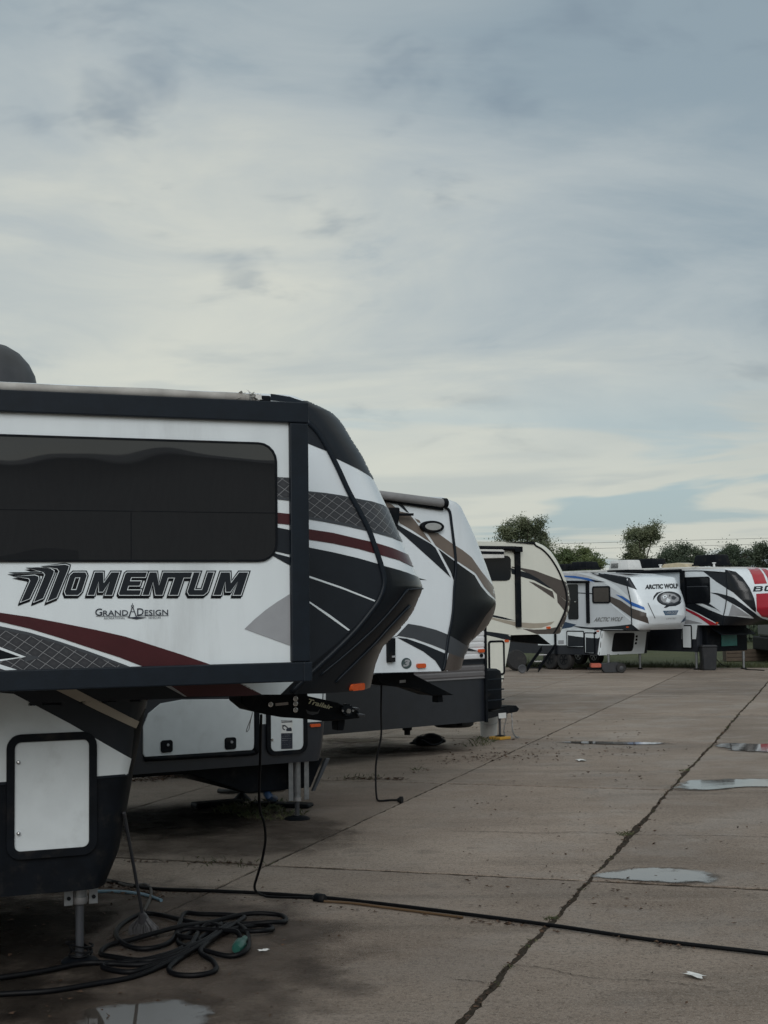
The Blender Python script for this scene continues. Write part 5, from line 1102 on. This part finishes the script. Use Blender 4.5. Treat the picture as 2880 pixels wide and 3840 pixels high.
# dark bag behind the second trailer
bgp = ground('z5', (1070, 524)); bm = bmesh.new(); bmesh.ops.create_icosphere(bm, subdivisions=3, radius=1); rnd = random.Random(9)
for v in bm.verts:
    n_ = 1+.16*math.sin(v.co.x*5+1)*math.cos(v.co.y*4)+.1*math.sin(v.co.z*7+v.co.x*3); v.co = Vector((v.co.x*.30*n_, v.co.y*.17*n_, max(v.co.z*.105*n_, -.08)+.08))
    if v.co.x < -.2: v.co.z *= .6
bgt = thing('duffel_bag', 'x', 'bag', bgp+Vector((0, .1, .006))); from_bm('bag_body', bm, BLACKM, bgt, True, 60); tube('strap', crom([Vector((-.2, -.1, .12)), Vector((-.1, -.2, .10)), Vector((.05, -.22, .03)), Vector((.2, -.18, .06)), Vector((.24, -.06, .13))], 4), .011, TRIM, bgt, 6); tube('zip', crom([Vector((-.26, 0, .10)), Vector((-.1, -.02, .185)), Vector((.1, -.01, .19)), Vector((.27, 0, .12))], 4), .006, POST, bgt, 6)
tag(bgt, 'black slumped bag lying on the concrete beyond the second trailer', 'bag')
# scraps of paper
for f, p, s_, lb in (('a', (570, 2057), .07, 'crumpled white scrap of paper near the cord heap'), ('a', (1255, 1644), .2, 'flat white paper scrap in the middle of the lot'), ('a', (1502, 2112), .13, 'white paper scrap at lower right by a hairline crack')):
    c = ground(f, p); rnd = random.Random(int(s_*100)); V = []; Fc = []; nn = 4
    for i in range(nn+1):
        for j in range(nn+1): V.append((s_*(i/nn-.5)*(1+.2*math.sin(j*2)), s_*.6*(j/nn-.5), .012+rnd.uniform(0, .014)))
    for i in range(nn):
        for j in range(nn): k = i*(nn+1)+j; Fc.append((k, k+1, k+nn+2, k+nn+1))
    o = obj('paper_scrap', V, Fc, PAPER); o.location = c; o.rotation_euler = (0, 0, rnd.uniform(0, 3)); tag(o, lb, 'paper')
# ================================================================== dead leaves, weeds
def leafm(t, b):
    g = t.nodes.new('ShaderNodeNewGeometry'); oi = mr(t, nz(t, g.outputs['Position'], 37, 2), .3, .7)
    t.links.new(mx(t, oi, (.022, .012, .008), (.10, .055, .03)), b.inputs['Base Color']); b.inputs['Roughness'].default_value = .75
LEAF = geo_mat('dead_leaf', leafm)
class LeafBin:
    def __init__(s): s.V = []; s.F = []
    def add(s, c, size, rnd):
        k = len(s.V); a = rnd.uniform(0, 6.28); ca, sa = math.cos(a), math.sin(a); l, w_ = size*rnd.uniform(.6, 1.2), size*rnd.uniform(.3, .6); cu_ = rnd.uniform(.1, .5)*size
        for x, y, z in ((-l/2, 0, cu_*.6), (0, -w_/2, 0 if rnd.random() < .6 else cu_), (l/2, 0, cu_*rnd.uniform(0, .9)), (0, w_/2, cu_*rnd.uniform(.2, 1))):
            s.V.append((c.x+x*ca-y*sa, c.y+x*sa+y*ca, c.z+.006+z))
        s.F += [(k, k+1, k+2), (k, k+2, k+3)]
lb = LeafBin(); rnd = random.Random(21)
def patch(f, box_, n, size=.06):
    for _ in range(n): lb.add(ground(f, (rnd.uniform(box_[0], box_[2]), rnd.uniform(box_[1], box_[3]))), size*rnd.uniform(.6, 1.3), rnd)
def line(f, a, b, n, sp_, size=.06):
    for _ in range(n):
        t = rnd.random(); p = (a[0]+(b[0]-a[0])*t, a[1]+(b[1]-a[1])*t); q = ground(f, p); lb.add(q+Vector((rnd.gauss(0, sp_), rnd.gauss(0, sp_), 0)), size*rnd.uniform(.5, 1.3), rnd)
patch('z6', (0, 420, 1100, 1300), 190, .045); patch('z6', (0, 280, 1000, 480), 140, .06); patch('z6', (1100, 640, 1659, 1400), 24, .04); patch('z6', (0, 1300, 1659, 1884), 26, .035)
patch('z4', (500, 820, 1659, 1700), 120, .035); patch('z4', (0, 1100, 600, 1700), 50, .045); line('z4', (630, 550), (900, 520), 260, .12, .08); line('z4', (520, 1060), (770, 1110), 150, .06, .05); line('z4', (240, 1085), (520, 1050), 110, .05, .05)
line('z5', (560, 712), (930, 716), 150, .07, .06); line('z5', (930, 700), (1150, 610), 30, .12, .05); line('z5', (1150, 610), (1500, 580), 85, .3, .06); line('z5', (1500, 590), (1659, 570), 30, .4, .06)
line('z6', (0, 470), (400, 480), 45, .4, .06); line('z6', (500, 430), (1000, 440), 55, .5, .06); line('a', (340, 1928), (1200, 2008), 90, .03, .045); line('a', (1190, 2012), (1500, 2052), 26, .03, .045); line('z4', (600, 935), (1200, 948), 80, .05, .045)
for _ in range(700):
    g = rnd.uniform(6, 40); lb.add(GW(g, -2.21+crack_off(g)+rnd.gauss(0, crack_w(g)*.45), -.006), .045*rnd.uniform(.4, 1.2), rnd)
tag(obj('leaf_litter', lb.V, lb.F, LEAF), 'small dead brown leaves scattered over the concrete', kind='stuff')
def weedm(t, b):
    g = t.nodes.new('ShaderNodeNewGeometry'); oi = mr(t, nz(t, g.outputs['Position'], 15, 2), .3, .7); t.links.new(mx(t, oi, (.03, .05, .012), (.085, .085, .035)), b.inputs['Base Color']); b.inputs['Roughness'].default_value = .7
WEED = geo_mat('weed_green', weedm)
V = []; Fc = []
def blades(c, r, n, h):
    for _ in range(n):
        a = rnd.uniform(0, 6.28); d = r*math.sqrt(rnd.random()); p = c+Vector((d*math.cos(a), d*math.sin(a), -.005)); l = h*rnd.uniform(.4, 1.1); ln = Vector((rnd.gauss(0, .45), rnd.gauss(0, .45), 1)).normalized()*l; sx = Vector((-math.sin(a), math.cos(a), 0))*rnd.uniform(.002, .0045); k = len(V)
        V.extend([p-sx, p+sx, p+ln*.6+sx*.6, p+ln+Vector((ln.x*.5, ln.y*.5, -l*.15))]); Fc.append((k, k+1, k+2)); Fc.append((k, k+2, k+3))
for f, p, r, n, h in (('z4', (1180, 690), .4, 240, .10), ('z4', (1300, 715), .4, 220, .09), ('z4', (1230, 670), .4, 240, .11), ('z5', (1330, 520), .3, 34, .10), ('z5', (1385, 500), .25, 30, .12), ('z5', (1010, 660), .15, 30, .06), ('z6', (905, 885), .09, 70, .05), ('z6', (520, 1330), .06, 60, .04), ('z6', (1215, 550), .09, 40, .05), ('z6', (150, 385), .3, 25, .09), ('z4', (1000, 935), .3, 30, .06), ('z4', (1190, 945), .25, 26, .06), ('z5', (700, 705), .3, 70, .07)):
    blades(ground(f, p), r, n, h)
for _ in range(60):
    g = rnd.uniform(9, 40); blades(GW(g, -2.21+crack_off(g)), .04, 8, .035)
tag(obj('weeds', V, Fc, WEED), 'green weeds growing through cracks and joints of the concrete', kind='stuff')
# ================================================================== far clutter
# entry steps
stp = [A.M @ A.loc('y3', p, o_) for p, o_ in (((1010, 1640), .05), ((1175, 1610), .05))]
es = thing('entry_steps', 'black folding entry steps with pale treads between the cream and blue trailers', 'steps', ground('y3', (880, 1930)))
def y3d(p, dep=46.0): return atdepth('y3', p, dep)-Vector(es.location)
dep = es.location.y
for q0, q1 in (((1005, 1635), (805, 1915)), ((1180, 1605), (960, 1920))):
    a = y3d(q0, dep+1.0); b = y3d(q1, dep); s_ = Vector((0, .06, 0)); up_v = Vector((0, 0, .16)); V = [a-s_, a+s_, a+s_+up_v, a-s_+up_v, b-s_, b+s_, b+s_+up_v, b-s_+up_v]; obj('rail', V, [(0, 1, 2, 3), (7, 6, 5, 4), (0, 4, 5, 1), (1, 5, 6, 2), (2, 6, 7, 3), (3, 7, 4, 0)], BLACKM, es)
for (x0, x1, y), t in (((965, 1095, 1692), .8), ((890, 1030, 1780), .5), ((830, 975, 1868), .15)):
    a, b = y3d((x0, y), dep+t), y3d((x1, y), dep+t); box('tread', (a.x, a.y-.02, a.z-.035), (b.x, a.y+.22, a.z), ALLOY if t > .3 else BLACKM, es, .006)
for p in ((800, 1945), (955, 1950)):
    a = y3d(p, dep); tube('foot_leg', [y3d((p[0]+45, p[1]-80), dep), Vector((a.x, a.y, .02))], .022, BLACKM, es, 6)
# orange and black wheeled cart
ct = ground('y2', (950, 1405)); ca = thing('wheeled_cart', 'low black wheeled cart with an orange end under the blue-striped trailer nose', 'cart', ct)
def cpx(x, y): v = atdepth('y2', (x, y), ct.y)-ct; return v.x, max(v.z, .01)
def cprism(name, pts, y0, y1, m, bev=.02):
    P = [cpx(*p) for p in pts]; bm = bmesh.new(); a = [bm.verts.new((x, y0, z)) for x, z in P]; b = [bm.verts.new((x, y1, z)) for x, z in P]; k = len(P); bm.faces.new(a); bm.faces.new(b[::-1])
    for i in range(k): bm.faces.new((a[i], b[i], b[(i+1) % k], a[(i+1) % k]))
    bmesh.ops.recalc_face_normals(bm, faces=bm.faces); bmesh.ops.bevel(bm, geom=bm.edges[:], offset=bev, segments=2, affect='EDGES'); return from_bm(name, bm, m, ca, True)
cprism('body', [(848, 1290), (960, 1282), (1060, 1278), (1066, 1330), (1060, 1398), (885, 1400), (850, 1350)], -.05, .5, mat('cart_black', (.016, .018, .023), .5, var=.2)); cprism('end_box', [(720, 1290), (848, 1288), (846, 1338), (722, 1340)], .0, .42, mat('cart_orange', (.45, .10, .06), .5, var=.3)); cprism('axle_frame', [(680, 1340), (880, 1342), (880, 1360), (690, 1370)], .1, .3, BLACKM, .004)
for y in (-.12, .5):
    x, z = cpx(1086, 1352); wv = lathe('wheel', [(.06, -.04), (.15, -.045), (.17, 0), (.15, .045), (.06, .04)], TYRE, ca, 18, (x, y, .17), 'Y'); lathe('rim', [(.07, -.05), (.03, -.055)], POST, wv, 10, (x, y, .17), 'Y')
# bin, gas bottle, planter, cable by the red-striped trailer
bp_ = ground('y1', (888, 1498)); bn = thing('wheelie_bin', 'tall black plastic bin standing under the red-striped trailer nose', 'bin', bp_+Vector((0, 0, .004)))
def frus(name, w0, d0, w1, d1, z0, z1, m, par, bev=.03):
    bm = bmesh.new(); vv = [bm.verts.new((sx*w_/2, sy*d_/2, z)) for w_, d_, z in ((w0, d0, z0), (w1, d1, z1)) for sx, sy in ((-1, -1), (1, -1), (1, 1), (-1, 1))]
    for q in ((3, 2, 1, 0), (4, 5, 6, 7), (0, 1, 5, 4), (1, 2, 6, 5), (2, 3, 7, 6), (3, 0, 4, 7)): bm.faces.new([vv[i] for i in q])
    bmesh.ops.bevel(bm, geom=bm.edges[:], offset=bev, segments=2, affect='EDGES'); bmesh.ops.recalc_face_normals(bm, faces=bm.faces); return from_bm(name, bm, m, par, True)
BINP = mat('bin_plastic', (.010, .012, .016), .5, var=.25, dirt=.35, dirtcol=(.1, .1, .1)); frus('tub', .44, .45, .53, .55, 0, .80, BINP, bn); frus('lid', .57, .6, .5, .52, .805, .87, BINP, bn, .02); tube('handle', [(-.22, .31, .82), (.22, .31, .82)], .018, BINP, bn, 8)
for sx in (-.2, .2): lathe('wheel', [(.03, -.03), (.1, -.03), (.1, .03), (.03, .03)], TYRE, bn, 14, (sx, .27, .10), 'X')
gp = ground('y1', (1168, 1388))+Vector((0, .6, 0)); gb = thing('gas_bottle', 'white gas bottle standing on grass below the dark front bay', 'gas bottle', Vector((gp.x, gp.y+2.5, -.05)))
lathe('tank', [(.10, 0), (.16, .02), (.17, .08), (.17, .33), (.14, .40), (.05, .44)], mat('white_tank', (.62, .62, .60), .4, var=.08, dirt=.2), gb, 20); lathe('collar', [(.11, .40), (.115, .52), (.10, .52), (.1, .42)], mat('white_tank', (.62, .62, .60)), gb, 16); lathe('foot_ring', [(.12, -.0), (.12, .03)], STEEL, gb, 16)
pl_ = atdepth('y1', (1500, 1358), 57); pt = thing('timber_planter', 'weathered timber planter box on the grass behind the red-striped trailer', 'planter', Vector((pl_.x, 57.5, -.06))); WOOD = mat('weathered_wood', (.10, .075, .055), .8, var=.25, streak=.2)
for k in range(3): box('plank', (-1.1, -.3, .02+k*.16), (.9, -.265, .165+k*.16), WOOD, pt, .006)
for k in range(3): box('plank', (-1.1, .265, .02+k*.16), (.9, .3, .165+k*.16), WOOD, pt, .006)
for x in (-1.13, .9): box('end_board', (x, -.3, .02), (x+.035, .3, .5), WOOD, pt, .006)
box('soil', (-1.09, -.26, .03), (.89, .26, .42), SOIL, pt, 0)
o = tube('ground_cable', gpath('y1', [(1360, 1440), (1355, 1485), (1420, 1498), (1500, 1500), (1610, 1508)], .02, 6), .018, RUBBER, None, 6); tag(o, 'black cable end lying on the concrete below the red-striped nose', 'cable')
o = tube('hanging_hose', crom([atdepth('y1', q, 50.5) for q in ((985, 1350), (1030, 1400), (1090, 1440), (1160, 1448))], 5), .015, RUBBER, None, 6); tag(o, 'thin black hose sagging from the bin towards the gas bottle', 'hose')
# sliver of another vehicle at the right edge
vp = ground('y1', (1640, 1400)); vh = thing('flatbed_trailer', 'dark parked vehicle with red and white stripe cut by the right edge', 'vehicle', Vector((vp.x+1.0, 55, -.05)))
box('body', (-.75, -.6, .45), (1.2, 2.6, 1.0), BLACKM, vh, .06); box('stripe', (-.76, -.606, .86), (1.2, -.59, .93), RED, vh, 0); box('stripe_white', (-.76, -.606, .94), (1.2, -.59, .97), PLW, vh, 0); box('cab', (-.7, .2, 1.0), (1.2, 2.0, 1.75), mat('cab_grey', (.12, .125, .13), .4), vh, .1); box('windscreen', (-.6, .188, 1.15), (1.1, .2, 1.6), TINT, vh, 0)
for x in (-.45, .9): lathe('wheel', [(.1, -.1), (.3, -.1), (.33, 0), (.3, .1), (.1, .1)], TYRE, vh, 18, (x, -.45, .33), 'Y')
o = lathe('spare_tyre', [(.2, -.1), (.33, -.11), (.37, -.06), (.37, .06), (.33, .11), (.2, .1)], TYRE, None, 24, (0, 0, 0), 'Y'); c = ground('y3', (690, 1925)); o.location = (c.x, c.y+.6, .38); o.rotation_euler = (R(-12), 0, .3); tag(o, 'loose black tyre leaning in the shade beside the folding steps', 'tyre')
o = lathe('dolly_wheel', [(.05, -.04), (.13, -.05), (.15, 0), (.13, .05), (.05, .04)], POST, None, 18, (0, 0, .152), 'Y'); c = ground('y3', (745, 1945)); o.location = (c.x, c.y, 0); tag(o, 'small pale-hubbed wheel on the concrete at the foot of the steps', 'wheel')
# ================================================================== trees
def leafg(name, c0, c1):
    def f(t, b):
        g = t.nodes.new('ShaderNodeNewGeometry'); oi = mr(t, nz(t, g.outputs['Position'], .9, 4), .35, .65); cc = mx(t, oi, c0, c1); t.links.new(cc, b.inputs['Base Color']); b.inputs['Roughness'].default_value = .6
        tl = t.nodes.new('ShaderNodeBsdfTranslucent'); t.links.new(cc, tl.inputs[0]); ms = t.nodes.new('ShaderNodeMixShader'); ms.inputs[0].default_value = .4; t.links.new(b.outputs[0], ms.inputs[1]); t.links.new(tl.outputs[0], ms.inputs[2]); t.links.new(ms.outputs[0], t.nodes['Material Output'].inputs[0])
    return geo_mat(name, f)
LG1 = leafg('foliage_olive', (.10, .125, .075), (.21, .235, .14)); LG2 = leafg('foliage_dark', (.055, .08, .055), (.12, .15, .10)); LG3 = leafg('foliage_bright', (.085, .125, .055), (.18, .22, .095))
BARK = mat('bark', (.05, .04, .032), .9, var=.3)
def tree(name, label, px_, dep, base_px_y, clumps, leaf_n, leaf, m, trunk_r=.14, dens=1.0, seed=1):
    """clumps: (px x, px y, rx px, ry px) ellipses of foliage in the full view"""
    rnd = random.Random(seed); base = atdepth('a', (px_, 1350), dep); base = Vector((base.x, dep, -.06)); t = thing(name, label, 'tree', base, 0, 'trees beyond the lot'); sc_ = dep/3067.0; cs = []
    for x, y, rx, ry in clumps:
        c = atdepth('a', (x, y), dep)-base; cs.append((c+Vector((0, rnd.uniform(-.6, .6), 0)), rx*sc_, ry*sc_))
    bm = bmesh.new(); topz = max(c[0].z for c in cs)
    def limb(P, r):
        V, Fc = tube_geo(P, r, 7); vv = [bm.verts.new(v) for v in V]
        for f_ in Fc: bm.faces.new([vv[k] for k in f_])
    limb(crom([Vector((0, 0, 0)), Vector((.1, 0, topz*.3)), Vector((-.05, .1, topz*.6)), Vector((.05, 0, topz*.9))], 4), [trunk_r*(1-.85*i/12) for i in range(13)])
    for c, rx, ry in cs:
        s0 = Vector((0, 0, max(.5, min(c.z*.65, topz*.6)))); limb(crom([s0, s0.lerp(c, .5)+Vector((0, 0, -.1)), c+Vector((0, 0, ry*.5))], 3), [trunk_r*.45*(1-.8*i/6) for i in range(7)])
        for _ in range(4): e = c+Vector((rnd.uniform(-rx, rx)*.8, rnd.uniform(-rx, rx)*.5, rnd.uniform(-ry, ry)*.8)); limb([c, (c+e)/2+Vector((0, 0, .05)), e], [trunk_r*.18, trunk_r*.12, trunk_r*.05])
    bmesh.ops.recalc_face_normals(bm, faces=bm.faces); from_bm('trunk', bm, BARK, t, True, 60)
    V = []; Fc = []; cl_ = []
    for c, rx, ry in cs:
        for _ in range(max(5, int(dens*rx*ry/.045))):
            while True:
                q = Vector((rnd.uniform(-1, 1), rnd.uniform(-1, 1), rnd.uniform(-1, 1)))
                if .25 < q.length < 1: break
            cl_.append((c+Vector((q.x*rx*1.12, q.y*rx, q.z*ry*1.12)), rnd.uniform(.07, .26)))
    per_ = max(12, leaf_n//len(cl_))
    for c, r_ in cl_:
        dr_ = Vector((rnd.gauss(0, .5), rnd.gauss(0, .5), rnd.gauss(-.1, .4)))
        for _ in range(int(per_*rnd.uniform(.5, 1.4))):
            q = c+Vector((rnd.gauss(0, 1), rnd.gauss(0, 1), rnd.gauss(0, .8)))*r_+dr_*rnd.random()*r_*2; a = Vector((rnd.gauss(0, 1), rnd.gauss(0, 1), rnd.gauss(0, .7))).normalized(); b = a.cross(Vector((rnd.gauss(0, 1), rnd.gauss(0, 1), rnd.gauss(0, 1)))).normalized(); k = len(V); s_ = leaf*rnd.uniform(.6, 1.3)
            V.extend([q-a*s_, q+b*s_*.5, q+a*s_, q-b*s_*.5]); Fc.append((k, k+1, k+2, k+3))
    obj('crown', V, Fc, m, t); return t
tree('loose_tree', 'open olive-green tree rising behind the cream trailer roof', 1140, 78, 0, [(1140, 1130, 30, 20), (1125, 1145, 30, 20), (1106, 1152, 30, 18), (1150, 1160, 30, 22), (1172, 1168, 16, 24), (1094, 1152, 16, 14), (1135, 1185, 40, 20), (1182, 1185, 10, 18), (1160, 1130, 14, 14)], 17000, .058, LG1, .16, .95, seed=3)
tree('round_tree', 'low round bright green tree right of the cream trailer', 1245, 72, 0, [(1240, 1202, 28, 14), (1262, 1205, 20, 14), (1222, 1206, 16, 12), (1245, 1225, 44, 22), (1275, 1222, 12, 14)], 20000, .058, LG3, .14, seed=4)
tree('tall_tree', 'tall narrow drooping tree behind the blue-striped trailer', 1385, 80, 0, [(1382, 1150, 20, 18), (1400, 1148, 16, 12), (1372, 1160, 16, 16), (1388, 1175, 22, 20), (1412, 1160, 8, 12), (1392, 1200, 26, 20), (1365, 1185, 12, 12), (1355, 1210, 16, 12)], 16000, .056, LG1, .15, .85, seed=5)
tree('dark_tree', 'dark bushy tree between the drooping tree and the red-striped trailer', 1470, 76, 0, [(1448, 1205, 28, 18), (1462, 1192, 18, 14), (1495, 1195, 20, 16), (1502, 1215, 24, 20), (1430, 1215, 20, 16), (1470, 1230, 50, 26)], 20000, .058, LG2, .15, seed=6)
tree('dark_tree', 'dark dense tree above the red-striped trailer, left of the edge pair', 1580, 74, 0, [(1572, 1200, 20, 18), (1590, 1192, 16, 14), (1605, 1206, 20, 18), (1560, 1215, 14, 20), (1590, 1230, 44, 26)], 20000, .058, LG2, .15, seed=8)
tree('dark_tree', 'dark dense tree at the right edge above the red-striped trailer', 1645, 74, 0, [(1632, 1198, 18, 16), (1650, 1188, 18, 14), (1668, 1198, 20, 18), (1645, 1225, 44, 26), (1700, 1215, 30, 24)], 20000, .058, LG2, .15, seed=9)
# low far hedge line that reads as one mass
V = []; Fc = []; rnd = random.Random(31)
for _ in range(26000):
    x = rnd.uniform(-14, 34); y = 84+rnd.gauss(0, 1.2); z = abs(rnd.gauss(0, 1))*1.0*(1+.4*math.sin(x*.7)+.3*math.sin(x*1.9)); a = Vector((rnd.gauss(0, 1), rnd.gauss(0, 1), rnd.gauss(0, 1))).normalized(); b = a.cross(Vector((rnd.gauss(0, 1), rnd.gauss(0, 1), rnd.gauss(0, 1)))).normalized(); q = Vector((x, y, z)); k = len(V); s_ = rnd.uniform(.1, .2)
    V.extend([q-a*s_, q+b*s_*.5, q+a*s_, q-b*s_*.5]); Fc.append((k, k+1, k+2, k+3))
tag(obj('far_hedge', V, Fc, LG2), 'low dark hedge line far behind the parked trailers', kind='stuff')
# grass blades along the lot's far edge
V = []; Fc = []
for _ in range(9000):
    g = PAVE_END+.05+abs(rnd.gauss(0, 2.2)); p = GW(g, rnd.uniform(-16, 2), -.06); l = rnd.uniform(.05, .16); k = len(V); a = rnd.uniform(0, 6.28); s_ = Vector((math.cos(a), math.sin(a), 0))*.012; tpv = p+Vector((rnd.gauss(0, .04), rnd.gauss(0, .04), l)); V.extend([p-s_, p+s_, tpv]); Fc.append((k, k+1, k+2))
tag(obj('grass_blades', V, Fc, WEED), 'green grass growing along the far edge of the lot', kind='stuff')
# overhead wires on poles that stand outside the view
PW = 105.0
for i, (q0, q1, lbl) in enumerate((((430, 211), (1659, 178), 'upper power wire crossing the sky above the far trailers'), ((430, 243), (1659, 211), 'second power wire just under the upper one'), ((430, 287), (1659, 318), 'faint lowest power wire behind the roof air conditioners'))):
    a, b = atdepth('z3', q0, PW), atdepth('z3', q1, PW); d = (b-a); P = [a+d*t+Vector((0, 0, 4.2*(t-.5)**2-1.05)) for t in np.linspace(-2.2, 2.6, 40)]
    P = [a+d*t for t in np.linspace(-3.0, 3.0, 30)]; o = tube('power_wire', P, .013, mat('wire_grey', (.12, .12, .125), .6), None, 5); tag(o, lbl, 'wire', 'power wires')
for t, lb_ in ((-3.0, 'timber power pole far off to the left'), (3.0, 'timber power pole far off to the right')):
    a, b = atdepth('z3', (430, 211), PW), atdepth('z3', (1659, 178), PW); p = a+(b-a)*t; o = tube('power_pole', [(0, 0, -.1), (0, 0, p.z+1.0)], [.19, .12], WOOD, None, 10); o.location = (p.x, p.y+.15, 0); tag(o, lb_, 'power pole')
# long shed behind the camera: what the tinted window mirrors
sh = thing('storage_shed', 'long brown-grey storage shed mirrored in the nearest trailer window', 'building', (30, -34, 0), R(90-68.2)); SHW = mat('shed_cladding', (.34, .31, .30), .7, var=.15, streak=8)
box('wall', (-45, 0, -.06), (30, -14, 9.0), SHW, sh, 0)
V = [(-45.5, .6, 8.9), (30.5, .6, 8.9), (30.5, -7, 9.9), (-45.5, -7, 9.9), (30.5, -14.6, 8.9), (-45.5, -14.6, 8.9)]; obj('roof', V, [(0, 1, 2, 3), (3, 2, 4, 5)], mat('shed_roof', (.06, .062, .066), .6), sh)
for k in range(5): box('roller_door', (-40+k*14, .001, 0), (-33+k*14, .08, 4.4), mat('shed_door', (.06, .06, .064), .6), sh, 0)
